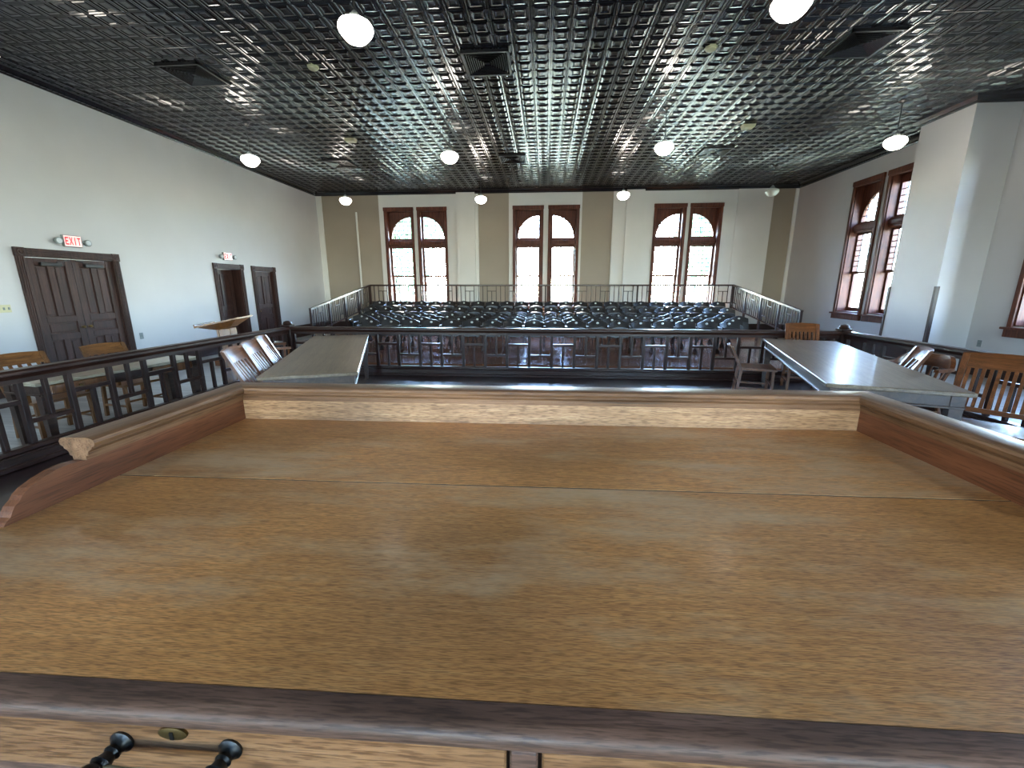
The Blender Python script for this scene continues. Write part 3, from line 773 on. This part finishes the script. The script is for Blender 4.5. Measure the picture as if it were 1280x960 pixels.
# ------------------------------------------------------------------ balustrade round the court well
BZ = 0.855                                # top of the bar rail
RX0, RX1, RY = -4.61, 4.86, 7.3
PS = 0.395                                # post spacing
def balustrade(label, p0, p1, phase=0, name='bar_balustrade'):
    # local x runs from p0 to p1
    d = Vector((p1[0] - p0[0], p1[1] - p0[1])); L = d.length; rz = math.atan2(d.y, d.x)
    t = thing(name, label, 'balustrade', (p0[0], p0[1], 0), rz)
    rp = [(-0.055, 0.80), (-0.075, 0.815), (-0.075, 0.838), (-0.055, 0.855), (0.055, 0.855), (0.075, 0.838), (0.075, 0.815), (0.055, 0.80), (0.04, 0.775), (0.04, 0.735), (-0.04, 0.735), (-0.04, 0.775)]
    build('top_rail', MB().prism(rp, 0, L, 'X'), 'darkx', t)
    build('bottom_rail', MB().cbox(0, L, -0.04, 0.04, 0.13, 0.175, 0.006), 'darkx', t)
    build('base_board', MB().box(0, L, -0.05, 0.05, 0.0, 0.13).cbox(0, L, -0.07, 0.07, 0.0, 0.05, 0.01).cbox(0, L, -0.06, 0.06, 0.105, 0.13, 0.006), 'darkx', t)
    nP = max(1, round(L / PS)); sp = L / nP
    me = {}
    def part(nm, key, mk, x, mat='dark'):
        if key not in me: me[key] = mk().mesh(nm)
        return link(nm, me[key], mat, t, (x, 0, 0))
    for i in range(nP + 1):
        x = min(max(i * sp, 0.025), L - 0.025)
        part('post', 'p', lambda: MB().cbox(-0.024, 0.024, -0.024, 0.024, 0.175, 0.735, 0.004), x)
    a, b = -sp / 2 + 0.024, sp / 2 - 0.024
    for i in range(nP):
        x = (i + 0.5) * sp
        if (i + phase) % 2 == 0:      # high crossbar, short baluster below
            part('crossbar', 'ca', lambda: MB().cbox(a, b, -0.02, 0.02, 0.545, 0.585, 0.003), x, 'darkx')
            part('baluster', 'ba', lambda: MB().cbox(-0.019, 0.019, -0.019, 0.019, 0.175, 0.545, 0.003), x)
        else:                         # baluster above, low crossbar
            part('crossbar', 'cb', lambda: MB().cbox(a, b, -0.02, 0.02, 0.355, 0.395, 0.003), x, 'darkx')
            part('baluster', 'bb', lambda: MB().cbox(-0.019, 0.019, -0.019, 0.019, 0.395, 0.735, 0.003), x)
    return t
fb = balustrade('dark wooden balustrade across the court between the tables and the gallery seats', (RX0 + 0.078, RY), (RX1 - 0.078, RY), 0)
balustrade('dark wooden balustrade along the door-side aisle in front of the clerk table', (RX0, 0.9), (RX0, RY - 0.08), 1)
balustrade('dark wooden balustrade along the aisle on the side-window side', (RX1, RY - 0.08), (RX1, 0.9), 0)
for x in (-0.078, RX1 - RX0 - 0.078):
    build('newel_post', MB().cbox(x - 0.077, x + 0.077, -0.077, 0.077, 0.0, 0.86, 0.008), 'dark', fb)
    build('newel_cap', MB().cbox(x - 0.085, x + 0.085, -0.085, 0.085, 0.86, 0.89, 0.008).lathe([(0.07, 0.89), (0.078, 0.91), (0.06, 0.945), (0.02, 0.96)], x, 0, 14), 'dark', fb, 30)

# ------------------------------------------------------------------ gallery railing
GX, GY0, GY1 = 6.54, 11.5, 15.72
gr = thing('gallery_railing', 'thin dark railing that climbs round three sides of the gallery seats', 'railing', (0, 0, 0))
def gtop(y): return 0.94 + (y - GY0) / (GY1 - GY0) * (1.60 - 0.94)
def gbot(y): return 0.26 + (y - GY0) / (GY1 - GY0) * (0.86 - 0.26)
for s in (-1, 1):
    x = s * GX
    build('hand_rail', MB().bar((x, GY0 - 0.03, gtop(GY0)), (x, GY1, gtop(GY1)), 0.07, 0.055), 'darky', gr)
    build('lower_rail', MB().bar((x, GY0, gbot(GY0)), (x, GY1, gbot(GY1)), 0.04, 0.035), 'darky', gr)
    npn = 4
    for i in range(npn + 1):
        y = GY0 + (GY1 - GY0) * i / npn
        fz = -0.02 if y < 13.85 else (0.11 if y < 14.85 else 0.28)
        build('post', MB().box(x - 0.03, x + 0.03, y - 0.03, y + 0.03, fz, gtop(y) - 0.02), 'dark', gr)
    for i in range(npn):
        ya = GY0 + (GY1 - GY0) * i / npn; w = (GY1 - GY0) / npn
        for k in range(1, 8):
            y = ya + w * k / 8
            tz = gtop(y) - 0.03 - (0.17 if k in (4,) else 0)
            build('baluster', MB().box(x - 0.011, x + 0.011, y - 0.011, y + 0.011, gbot(y) + 0.015 + (0.16 if k == 6 else 0), tz), 'dark', gr)
        y0_, y1_ = ya + w * 3 / 8, ya + w * 5 / 8
        build('crossbar', MB().bar((x, y0_, gtop(y0_) - 0.2), (x, y1_, gtop(y1_) - 0.2), 0.022, 0.022), 'dark', gr)
        y0_, y1_ = ya + w * 5 / 8, ya + w * 7 / 8
        build('crossbar', MB().bar((x, y0_, gbot(y0_) + 0.17), (x, y1_, gbot(y1_) + 0.17), 0.022, 0.022), 'dark', gr)
zt = 1.60
build('hand_rail', MB().cbox(-GX - 0.03, GX + 0.03, GY1 - 0.035, GY1 + 0.035, zt - 0.028, zt + 0.028, 0.006), 'darkx', gr)
build('lower_rail', MB().box(-GX, GX, GY1 - 0.02, GY1 + 0.02, 0.98, 1.015), 'darkx', gr)
nb = 80; sp = 2 * GX / nb
bme = MB().box(-0.011, 0.011, -0.011, 0.011, 1.015, zt - 0.02).mesh('baluster')
sme = MB().box(-0.011, 0.011, -0.011, 0.011, 1.015, zt - 0.22).mesh('baluster')
cme = MB().box(-sp, sp, -0.011, 0.011, zt - 0.22, zt - 0.198).mesh('crossbar')
pme = MB().box(-0.024, 0.024, -0.024, 0.024, 0.28, zt - 0.02).mesh('post')
for i in range(1, nb):
    x = -GX + i * sp
    k = i % 5
    if i % 20 == 0: link('post', pme, 'dark', gr, (x, GY1, 0))
    elif k == 3:
        link('baluster', sme, 'dark', gr, (x, GY1, 0)); link('crossbar', cme, 'dark', gr, (x, GY1, 0))
    else: link('baluster', bme, 'dark', gr, (x, GY1, 0))

# ------------------------------------------------------------------ gallery seats
def make_seat(mid):
    t = thing('theatre_seat', 'x', 'seat', (0, 0, 0))
    w = 0.235
    # back: curved shell with a crest rising to the middle, leaning back; the seat faces -y
    rings = []
    for side, off in ((0, 0.0), (1, 0.022)):
        pass
    cols = 9; rows = [0.38, 0.48, 0.58, 0.66, 1.0]
    m = MB(); idx = {}
    for s in (0, 1):
        for c in range(cols):
            f = -1 + 2 * c / (cols - 1)
            ztop = 0.705 + 0.065 * (math.cos(f * PI / 2) ** 1.0)
            for r, rz_ in enumerate(rows):
                z = rz_ if rz_ < 1 else ztop
                y = 0.02 + (z - 0.40) * 0.30 - 0.05 * f * f + s * 0.02
                idx[(s, c, r)] = len(m.v); m.v.append((f * w, y, z))
    R_ = len(rows)
    for c in range(cols - 1):
        for r in range(R_ - 1):
            m.f.append((idx[(0, c, r)], idx[(0, c + 1, r)], idx[(0, c + 1, r + 1)], idx[(0, c, r + 1)]))
            m.f.append((idx[(1, c, r)], idx[(1, c, r + 1)], idx[(1, c + 1, r + 1)], idx[(1, c + 1, r)]))
        for r in (0, R_ - 1):
            m.f.append((idx[(0, c, r)], idx[(1, c, r)], idx[(1, c + 1, r)], idx[(0, c + 1, r)]))
    for c in (0, cols - 1):
        for r in range(R_ - 1):
            m.f.append((idx[(0, c, r)], idx[(0, c, r + 1)], idx[(1, c, r + 1)], idx[(1, c, r)]))
    bk = build('backrest', m, 'seat', t, 35)
    # folded seat pan: rounded board standing almost upright
    pts = []
    for k in range(13):
        a = PI * k / 12
        pts.append((0.215 * math.cos(a) if abs(math.cos(a)) < 0.9 else 0.215 * (1 if math.cos(a) > 0 else -1), 0.56 + 0.06 * math.sin(a)))
    pts = [(0.215, 0.36)] + pts + [(-0.215, 0.36)]
    m = MB(); n_ = len(pts)
    def sy(z, o): return -0.055 + (z - 0.36) * 0.12 + o
    m.loft([[(p[0], sy(p[1], 0.0), p[1]) for p in pts], [(p[0] * 0.96, sy(p[1], -0.018), 0.36 + (p[1] - 0.36) * 0.97) for p in pts]])
    pan = build('seat_pan', m, 'seat', t, 35)
    K = 12
    build('number_plate', MB().loft([[(r * 1.25 * math.cos(2 * PI * k / K), 0.02 + (0.70 - 0.4) * 0.3 - 0.004 + yy, 0.70 + r * math.sin(2 * PI * k / K)) for k in range(K)] for r, yy in ((0.026, 0.0), (0.026, -0.008), (0.02, -0.012))]), 'plate', bk, 40)
    # cast standard with arm rest, on the seat's side
    m = MB().prism([(-0.2, 0.0), (0.12, 0.0), (0.10, 0.05), (0.03, 0.12), (0.03, 0.38), (0.13, 0.70), (0.10, 0.71), (-0.02, 0.50), (-0.19, 0.62), (-0.21, 0.58), (-0.05, 0.36), (-0.05, 0.12), (-0.18, 0.05)], -0.262, -0.245, 'X')
    build('standard', m, 'black', t)
    build('arm_rest', MB().cbox(-0.28, -0.227, -0.24, 0.1, 0.61, 0.635, 0.008), 'seat', t)
    return t
seat0 = make_seat(True)
rowsd = [(10.5, 18, -4.44, -0.02), (11.5, 20, -4.98, -0.02), (12.35, 22, -5.5, -0.02), (13.3, 22, -5.55, -0.02), (14.4, 24, -6.05, 0.11), (15.22, 24, -6.05, 0.28)]
rown = ['front row', 'second row', 'third row', 'fourth row', 'raised fifth row', 'topmost rear row']
first = True
for (y, cnt, xs, z), nm in zip(rowsd, rown):
    for i in range(cnt):
        x = xs + i * 0.521
        lb = 'dark folding theatre seat in the %s of the gallery' % nm
        gp = 'gallery seats, %s' % nm
        if first:
            o = seat0; o.location = (x, y, z); tag(o, lb, 'seat', gp); first = False
        else: o = copy_tree(seat0, (x, y, z), 0, lb, gp)

# ------------------------------------------------------------------ counsel tables
def table(label, cx, cy, rz, L, W, name='counsel_table', top='tabletop', z=0.0, h=0.76):
    t = thing(name, label, 'table', (cx, cy, z), rz)
    build('table_top', MB().cbox(-W / 2, W / 2, -L / 2, L / 2, h - 0.035, h, 0.006), top, t)
    m = MB()
    i = 0.05
    m.box(-W / 2 + i, -W / 2 + i + 0.025, -L / 2 + i, L / 2 - i, h - 0.14, h - 0.035).box(W / 2 - i - 0.025, W / 2 - i, -L / 2 + i, L / 2 - i, h - 0.14, h - 0.035)
    m.box(-W / 2 + i, W / 2 - i, -L / 2 + i, -L / 2 + i + 0.025, h - 0.14, h - 0.035).box(-W / 2 + i, W / 2 - i, L / 2 - i - 0.025, L / 2 - i, h - 0.14, h - 0.035)
    build('apron', m, 'tablewood', t)
    m = MB()
    j = 0.042
    for sx in (-1, 1): m.cbox(sx * (W / 2 - j) - 0.012, sx * (W / 2 - j) + 0.012, -L / 2 + j, L / 2 - j, h - 0.145, h - 0.125, 0.004)
    for sy_ in (-1, 1): m.cbox(-W / 2 + j, W / 2 - j, sy_ * (L / 2 - j) - 0.012, sy_ * (L / 2 - j) + 0.012, h - 0.145, h - 0.125, 0.004)
    build('moulding', m, 'tablewood', t)
    for sx in (-1, 1):
        for sy_ in (-1, 1):
            x, y = sx * (W / 2 - 0.085), sy_ * (L / 2 - 0.085)
            build('leg', MB().loft([[(x + a * r, y + b * r, zz) for a, b in ((-1, -1), (1, -1), (1, 1), (-1, 1))] for r, zz in ((0.028, 0.0), (0.03, 0.06), (0.042, 0.5), (0.045, h - 0.035))]), 'tablewood', t)
    return t
# right-hand edge from (-1.78,3.85) to (-3.0,7.02); width 0.87
def edge_table(label, a, b, W, side):
    a, b = Vector(a), Vector(b); d = (b - a); L = d.length; d.normalize()
    nrm = Vector((-d.y, d.x)) * side
    c = (a + b) / 2 + nrm * W / 2
    return table(label, c.x, c.y, math.atan2(d.y, d.x) - PI / 2, L, W), d, nrm
tl, dl, nl = edge_table('long brown table slanting toward the judge on the door side', (-1.78, 3.85), (-3.0, 7.02), 0.87, 1)
tr, dr, nr = edge_table('long brown table slanting toward the judge on the side-window side', (2.39, 3.69), (3.43, 6.95), 0.97, -1)

# ------------------------------------------------------------------ chairs (face +y in their own axes)
def slat_chair(label, loc, rz, hb=0.97, arms=False, nsl=6, group=None, w=0.46, name='slat_back_chair'):
    t = thing(name, label, 'chair', loc, rz, group)
    hw = w / 2
    st = MB().loft([[(-hw, -0.2, 0.415), (hw, -0.2, 0.415), (hw + 0.02, 0.23, 0.42), (-hw - 0.02, 0.23, 0.42)],
                    [(-hw, -0.2, 0.445), (hw, -0.2, 0.445), (hw + 0.02, 0.23, 0.45), (-hw - 0.02, 0.23, 0.45)]])
    build('seat', st, 'chairx', t)
    def by(z): return -0.2 - 0.26 * max(0, z - 0.44) / 0.52          # the back leans
    for s in (-1, 1):
        m = MB().bar((s * (hw - 0.02), -0.24, 0.0), (s * (hw - 0.02), -0.2, 0.44), 0.038, 0.034, (0, 1, 0))
        build('leg', m, 'chair', t)
        build('leg', MB().bar((s * (hw - 0.01), 0.2, 0.0), (s * (hw - 0.015), 0.19, 0.42), 0.036, 0.036, (0, 1, 0)), 'chair', t)
        build('back_post', MB().bar((s * (hw - 0.022), -0.2, 0.42), (s * (hw - 0.022), by(hb - 0.01), hb - 0.01), 0.044, 0.03, (0, 1, 0)), 'chair', t)
        build('stretcher', MB().bar((s * (hw - 0.015), -0.225, 0.16), (s * (hw - 0.012), 0.195, 0.16), 0.02, 0.024), 'chair', t)
    build('stretcher', MB().bar((-hw + 0.02, -0.22, 0.22), (hw - 0.02, -0.22, 0.22), 0.02, 0.024), 'chair', t)
    build('stretcher', MB().bar((-hw + 0.02, 0.195, 0.22), (hw - 0.02, 0.195, 0.22), 0.02, 0.024), 'chair', t)
    # crest rail: curved board
    rings = []
    for k in range(9):
        f = -1 + k / 4; x = f * hw; off = -0.035 * (1 - f * f)
        z0, z1 = hb - 0.125, hb + 0.012 * (1 - f * f)
        rings.append([(x, by(z0) + off - 0.011, z0), (x, by(z0) + off + 0.011, z0), (x, by(z1) + off + 0.011, z1 - 0.006), (x, by(z1) + off + 0.004, z1), (x, by(z1) + off - 0.011, z1 - 0.006)])
    build('crest_rail', MB().loft(rings), 'chairx', t, 50)
    build('back_rail', MB().bar((-hw + 0.03, by(0.52), 0.52), (hw - 0.03, by(0.52), 0.52), 0.022, 0.04), 'chairx', t)
    for i in range(nsl):
        f = -1 + 2 * (i + 0.9) / (nsl + 0.8); x = f * (hw - 0.02); off = -0.03 * (1 - f * f)
        build('slat', MB().bar((x, by(0.53), 0.53), (x, by(hb - 0.12) + off, hb - 0.12), 0.032 if nsl < 8 else 0.024, 0.012, (0, 1, 0)), 'chair', t)
    if arms:
        for s in (-1, 1):
            build('arm', MB().loft([[(s * (hw + 0.012) + a, yy, zz + b) for a, b in ((-wd, 0), (wd, 0), (wd, 0.022), (-wd, 0.022))] for yy, zz, wd in ((by(0.68), 0.675, 0.018), (-0.1, 0.672, 0.024), (0.12, 0.665, 0.034), (0.2, 0.66, 0.03))]), 'chair', t)
            build('arm_support', MB().bar((s * (hw + 0.008), 0.14, 0.44), (s * (hw + 0.012), 0.15, 0.665), 0.03, 0.03, (0, 1, 0)), 'chair', t)
    return t
def bow_chair(label, loc, rz, hz=0.76):
    t = thing('bow_back_chair', label, 'chair', loc, rz)
    K = 20
    st = [(0.25 * math.cos(2 * PI * k / K), 0.24 * math.sin(2 * PI * k / K)) for k in range(K)]
    build('seat', MB().loft([[(x, y, 0.415) for x, y in st], [(x * 1.02, y * 1.02, 0.435) for x, y in st], [(x * 0.98, y * 0.98, 0.45) for x, y in st]]), 'chairx', t, 40)
    rings = []; rail = []
    for k in range(25):
        a = PI + PI * k / 24; ext = 0
        x, y = 0.29 * math.cos(a), -0.02 + 0.28 * math.sin(a)
        m_ = max(0, -math.sin(a)); up = 0.11 * max(0, min(1, (m_ - 0.35) / 0.4))
        ux, uy = math.cos(a), math.sin(a)
        rings.append([(x - ux * 0.026, y - uy * 0.026, hz - 0.12), (x + ux * 0.026, y + uy * 0.026, hz - 0.12), (x + ux * 0.022, y + uy * 0.022 - 0.0, hz - 0.09 + up), (x - ux * 0.016, y - uy * 0.016, hz - 0.09 + up)])
    front = lambda r, dy: [(p[0], p[1] + dy, p[2]) for p in r]
    rings = [front(rings[0], 0.16)] + rings + [front(rings[-1], 0.16)]
    build('bow_rail', MB().loft(rings), 'chairx', t, 40)
    for k in range(11):
        a = PI + PI * (k + 0.5) / 11
        build('spindle', MB().tube([(0.225 * math.cos(a), 0.215 * math.sin(a), 0.44), (0.287 * math.cos(a), -0.02 + 0.277 * math.sin(a), hz - 0.115)], 0.009, 8), 'chair', t, 40)
    for sx in (-1, 1):
        build('arm_post', MB().tube([(sx * 0.235, 0.1, 0.44), (sx * 0.285, 0.11, hz - 0.115)], 0.014, 8), 'chair', t, 40)
        for sy_ in (-1, 1):
            build('leg', MB().tube([(sx * 0.15, sy_ * 0.15, 0.42), (sx * 0.2, sy_ * 0.2, 0.2), (sx * 0.235, sy_ * 0.235, 0.0)], [0.022, 0.02, 0.015], 10), 'chair', t, 40)
        build('stretcher', MB().tube([(sx * 0.2, -0.2, 0.2), (sx * 0.2, 0.2, 0.2)], 0.011, 8), 'chair', t, 40)
    return t
def at_edge(edge0, d, s, off, nrm):          # a chair set along a table's outer long edge
    p = Vector(edge0) + d * s + nrm * off
    return p
le0 = Vector((-1.78, 3.85)) + nl * 0.87       # outer long edge of the door-side table
re0 = Vector((2.39, 3.69)) + nr * 0.97        # outer long edge of the window-side table
def facing(v): return math.atan2(v.y, v.x) - PI / 2
for s, off, tw, lb in ((0.44, -0.16, -0.10, 'slat-back chair pushed under the door-side table at the judge end'), (0.97, -0.17, -0.08, 'slat-back chair tucked under the door-side table, second from the judge'), (1.52, -0.16, 0.02, 'slat-back chair tucked under the door-side table, third from the judge')):
    p = at_edge(le0, dl, s, off, nl)
    slat_chair(lb, (p.x, p.y, 0), facing(-nl) + tw, 0.97, False, 6)
p = at_edge(le0, dl, 2.75, 0.40, nl)
bow_chair('bow-back wooden chair at the far end of the door-side table', (p.x, p.y, 0), facing(-nl) + 0.3, 0.8)
slat_chair('slat-back chair at the far end of the side-window table by the newel post', (3.955, 6.68, 0), facing(-dr), 0.98, False, 7, None, 0.46)
p = at_edge(re0, dr, 1.5, -0.22, nr)
slat_chair('narrow slat-back chair tucked under the middle of the side-window table', (p.x, p.y, 0), facing(-nr) - 0.1, 0.93, False, 3, None, 0.42)
bow_chair('curved bow-back armchair drawn away from the side-window table', (4.12, 4.98, 0), facing(Vector((-1, -0.35))), 0.80)
slat_chair('large many-slatted chair at the judge end of the side-window table', (3.60, 3.58, 0), facing(Vector((-0.76, -0.65))), 0.98, False, 10, None, 0.54)
p = Vector((3.25, 6.5)) - nr * 0.12
slat_chair('slat-back chair tucked under the inner side of the side-window table', (3.02, 6.2, 0), facing(nr), 0.74, False, 5, None, 0.44)

# ------------------------------------------------------------------ clerk table, its chairs and the lectern, outside the balustrade
ct = table('pale-topped clerk table in the aisle behind the door-side balustrade', -5.175, 4.61, math.radians(-10), 1.75, 0.62, 'clerk_table', 'paleboard', ZF, 0.76)
for sy_ in (-0.5, 0.5):
    dr_ = build('drawer', MB().cbox(0.262, 0.285, sy_ - 0.25, sy_ + 0.25, 0.625, 0.715, 0.004), 'oak', ct)
    build('knob', MB().cbox(0.285, 0.305, sy_ - 0.02, sy_ + 0.02, 0.66, 0.68, 0.004), 'brass', dr_)
for y, lb in ((4.35, 'golden oak chair at the clerk table, back toward the double door'), (5.22, 'golden oak chair at the clerk table, nearer the lectern')):
    c = slat_chair(lb, (-5.74 + (y - 4.35) * 0.17, y, ZF), -PI / 2 - 0.17, 0.93, True, 5, 'chairs at the clerk table', 0.52)
    for k in kids(c):
        if k.data.materials: 
            k.data.materials[0] = MT['oakx'] if k.name.startswith(('crest', 'seat', 'back_rail')) else MT['oak']
lt = thing('lectern', 'wooden lectern with a wide slanted top on a square column', 'lectern', (-5.1, 6.45, ZF), math.radians(-72))
build('base', MB().cbox(-0.24, 0.24, -0.2, 0.2, 0, 0.05, 0.01), 'oak', lt)
build('column', MB().cbox(-0.13, 0.13, -0.09, 0.09, 0.05, 1.05, 0.008), 'oak', lt)
for s in (-1, 1): build('corner_strip', MB().cbox(s * 0.13 - 0.015, s * 0.13 + 0.015, -0.1, -0.07, 0.05, 1.04, 0.004), 'oak', lt)
# reading board slopes; hipped underside
LZ = -0.07
tp = MB().loft([[(-0.14, -0.10, 1.10 + LZ), (0.14, -0.10, 1.10 + LZ), (0.14, 0.10, 1.14 + LZ), (-0.14, 0.10, 1.14 + LZ)], [(-0.34, -0.28, 1.155 + LZ), (0.34, -0.28, 1.155 + LZ), (0.34, 0.26, 1.275 + LZ), (-0.34, 0.26, 1.275 + LZ)]])
build('underside', tp, 'oakx', lt)
build('reading_board', MB().loft([[(-0.36, -0.30, 1.155 + LZ), (0.36, -0.30, 1.155 + LZ), (0.36, 0.28, 1.28 + LZ), (-0.36, 0.28, 1.28 + LZ)], [(-0.36, -0.30, 1.177 + LZ), (0.36, -0.30, 1.177 + LZ), (0.36, 0.28, 1.302 + LZ), (-0.36, 0.28, 1.302 + LZ)]]), 'oakx', lt)
build('book_ledge', MB().cbox(-0.36, 0.36, -0.315, -0.295, 1.15 + LZ, 1.205 + LZ, 0.004), 'oakx', lt)

# ------------------------------------------------------------------ judge's dais and desk
DZ = CZ - 0.40                           # desk top
PZ = 0.40
struct('floor_dais', MB().box(-2.3, 2.3, YN + 0.03, 1.55, 0.0, PZ), 'floor_well', 'raised dark floor of the dais under the judge desk', cat='floor')
dk = thing('judge_desk', 'large worn oak desk with a raised three-sided gallery and front drawers', 'desk', (0, 0, DZ), math.radians(0.8))
XI = 0.905; YI = 1.2
# top boards
for a, b in ((0.335, 0.7935), (0.798, YI + 0.02)):
    build('top_board', MB().box(-XI - 0.02, XI + 0.02, a, b, -0.034, 0.0), 'desk', dk)
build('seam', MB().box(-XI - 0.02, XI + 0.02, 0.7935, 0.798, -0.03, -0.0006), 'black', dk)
nose = [(0.334, 0.0), (0.318, -0.0005), (0.310, -0.002), (0.305, -0.006), (0.3035, -0.012), (0.305, -0.019), (0.309, -0.026), (0.314, -0.031), (0.334, -0.036)]
build('front_edge', MB().prism(nose, -XI - 0.03, XI + 0.03, 'X'), 'deskedge', dk, 50)
# carcass
FZ = PZ - DZ
build('frieze_rail', MB().box(-XI, XI, 0.325, 0.345, -0.0365, -0.033).box(-XI, XI, 0.325, 0.345, -0.165, -0.106), 'deskedge', dk)
build('divider', MB().cbox(-0.022, 0.005, 0.313, 0.335, -0.165, -0.034, 0.002), 'deskedge', dk)
for s in (-1, 1):
    build('pedestal', MB().box(min(s * 0.45, s * 0.88), max(s * 0.45, s * 0.88), 0.335, 1.15, FZ + 0.05, -0.166), 'deskside', dk)
    build('plinth', MB().box(min(s * 0.44, s * 0.89), max(s * 0.44, s * 0.89), 0.345, 1.16, FZ, FZ + 0.05), 'deskside', dk)
build('modesty_panel', MB().box(-0.88, 0.88, 1.15, 1.175, FZ, -0.034), 'deskback', dk)
build('side_rail', MB().box(-XI, -XI + 0.022, 0.335, 1.15, -0.166, -0.034), 'deskside', dk)
build('side_rail', MB().box(XI - 0.022, XI, 0.335, 1.15, -0.166, -0.034), 'deskside', dk)
for a, b in ((-0.88, -0.026), (0.009, 0.88)):
    d_ = build('drawer', MB().cbox(a, b, 0.318, 0.335, -0.102, -0.036, 0.002), 'drawer', dk)
    lx = -0.366 if a < 0 else 0.49
    K = 18
    lk = build('lock', MB().loft([[(lx + r * math.cos(2 * PI * k / K), yy, -0.0435 + r * 0.5 * math.sin(2 * PI * k / K)) for k in range(K)] for r, yy in ((0.0155, 0.318), (0.0155, 0.3155), (0.011, 0.3148))]), 'brass', d_, 40)
    build('keyhole', MB().box(lx - 0.002, lx + 0.002, 0.3138, 0.315, -0.049, -0.040), 'black', lk)
    for q in (-1, 1):
        kx = lx + q * 0.0587; kz = -0.0595
        prof = [(0.012, 0.0), (0.0125, 0.004), (0.0085, 0.008), (0.007, 0.014), (0.0085, 0.02), (0.0065, 0.024), (0.008, 0.032), (0.011, 0.038), (0.0085, 0.044), (0.012, 0.05), (0.0125, 0.056), (0.006, 0.06)]
        build('handle_post', MB().loft([[(kx + r * math.cos(2 * PI * k / 14), 0.318 - t_ * 0.62, kz + r * math.sin(2 * PI * k / 14)) for k in range(14)] for r, t_ in prof]), 'black', d_, 40)
    build('handle_bar', MB().tube([(lx - 0.066, 0.290, -0.0600), (lx - 0.03, 0.289, -0.0605), (lx + 0.03, 0.289, -0.0605), (lx + 0.066, 0.290, -0.0600)], 0.0055, 10), 'steel', d_, 40)
# gallery: side panels with an ogee scroll at the front, back panel, moulded cap
side = [(YI + 0.022, 0.0), (YI + 0.022, 0.078), (0.752, 0.078), (0.752, 0.061), (0.732, 0.061), (0.708, 0.0645), (0.684, 0.063), (0.66, 0.0575), (0.638, 0.0495), (0.626, 0.041), (0.621, 0.034), (0.617, 0.031), (0.611, 0.027), (0.606, 0.019), (0.602, 0.011), (0.594, 0.006), (0.590, 0.0)]
build('side_panel', MB().prism(side, -XI - 0.022, -XI, 'X'), 'deskside', dk)
build('side_panel', MB().prism(side, XI, XI + 0.022, 'X'), 'deskside', dk)
build('back_panel', MB().box(-XI, XI, YI, YI + 0.022, 0.0, 0.078), 'deskback', dk)
capp = [(0.0, 0.060), (-0.004, 0.0605), (-0.004, 0.069), (-0.011, 0.071), (-0.011, 0.0765), (-0.0145, 0.081), (-0.021, 0.085), (-0.021, 0.0885), (-0.027, 0.0905), (-0.0295, 0.097), (-0.027, 0.1035), (-0.021, 0.1065), (-0.014, 0.108), (0.032, 0.108), (0.042, 0.106), (0.047, 0.099), (0.045, 0.092), (0.039, 0.0885), (0.039, 0.085), (0.033, 0.081), (0.030, 0.0765), (0.030, 0.071), (0.024, 0.069), (0.024, 0.060)]
def cap(p0, p1, nrm, m0, m1, mat):
    def ring(p, mv): return [(p[0] + mv[0] * o, p[1] + mv[1] * o, z) for o, z in capp]
    return build('gallery_cap', MB().loft([ring(p0, m0), ring(p1, m1)]), mat, dk, 35)
cap((-XI, 0.735), (-XI, YI), (-1, 0), (-1, 0), (-1, 1), 'deskcapy')
cap((-XI, YI), (XI, YI), (0, 1), (-1, 1), (1, 1), 'deskcap')
cap((XI, YI), (XI, 0.735), (1, 0), (1, 1), (1, 0), 'deskcapy')

# ------------------------------------------------------------------ outdoors: lawn and trees seen through the windows
struct('ground', MB().box(-90, 90, -70, 110, -1.2, -1.0), 'lawn', 'green lawn outside the windows', cat='lawn')
def tree_proto(mat, seed):
    rnd = random.Random(seed)
    t = thing('leafy_tree', 'x', 'tree', (0, 0, -1))
    build('trunk', MB().tube([(0, 0, 0), (0.1, 0, 2.0), (0, 0.1, 4.0), (0.1, 0, 6.0)], [0.35, 0.27, 0.2, 0.1], 10), 'bark', t, 60)
    m = MB()
    bl = [(rnd.uniform(-2.2, 2.2), rnd.uniform(-2.2, 2.2), rnd.uniform(3.0, 8.0), rnd.uniform(1.1, 1.9)) for _ in range(16)]
    for bx, by_, bz, br in bl:
        for _ in range(210):
            v = Vector((rnd.gauss(0, 1), rnd.gauss(0, 1), rnd.gauss(0, 1))).normalized() * br * rnd.uniform(0.6, 1.05)
            c = Vector((bx, by_, bz)) + v
            a = Vector((rnd.gauss(0, 1), rnd.gauss(0, 1), rnd.gauss(0, 1))).normalized(); b = a.cross(v).normalized()
            s = rnd.uniform(0.13, 0.24)
            m.add([c - a * s, c + b * s * 0.6, c + a * s, c - b * s * 0.6], [(0, 1, 2, 3)])
    me = bpy.data.meshes.new('foliage'); me.from_pydata(m.v, [], m.f); me.update()
    tag(link('foliage', me, mat, t), kind='stuff')
    return t
tps = [tree_proto('leaf', 3), tree_proto('leaf2', 5)]
spots = [(-9.5, 27, 0, 'leafy tree outside beyond the window pair nearest the door wall'), (-15, 36, 1, 'dark leafy tree outside, far beyond the window pair nearest the door wall'),
         (11.5, 30, 0, 'leafy tree outside beyond the end-wall windows nearest the side wall'), (30, 34, 1, 'dark leafy tree outside, far off past the corner of the side windows'), (30, 2, 0, 'leafy tree outside the side windows near the judge')]
usedt = [False, False]
for x, y, k, lb in spots:
    if not usedt[k]:
        usedt[k] = True; o = tps[k]; o.location = (x, y, -1)
    else: o = copy_tree(tps[k], (x, y, -1), random.uniform(0, 6))
    tag(o, lb, 'tree', 'trees outside the windows')
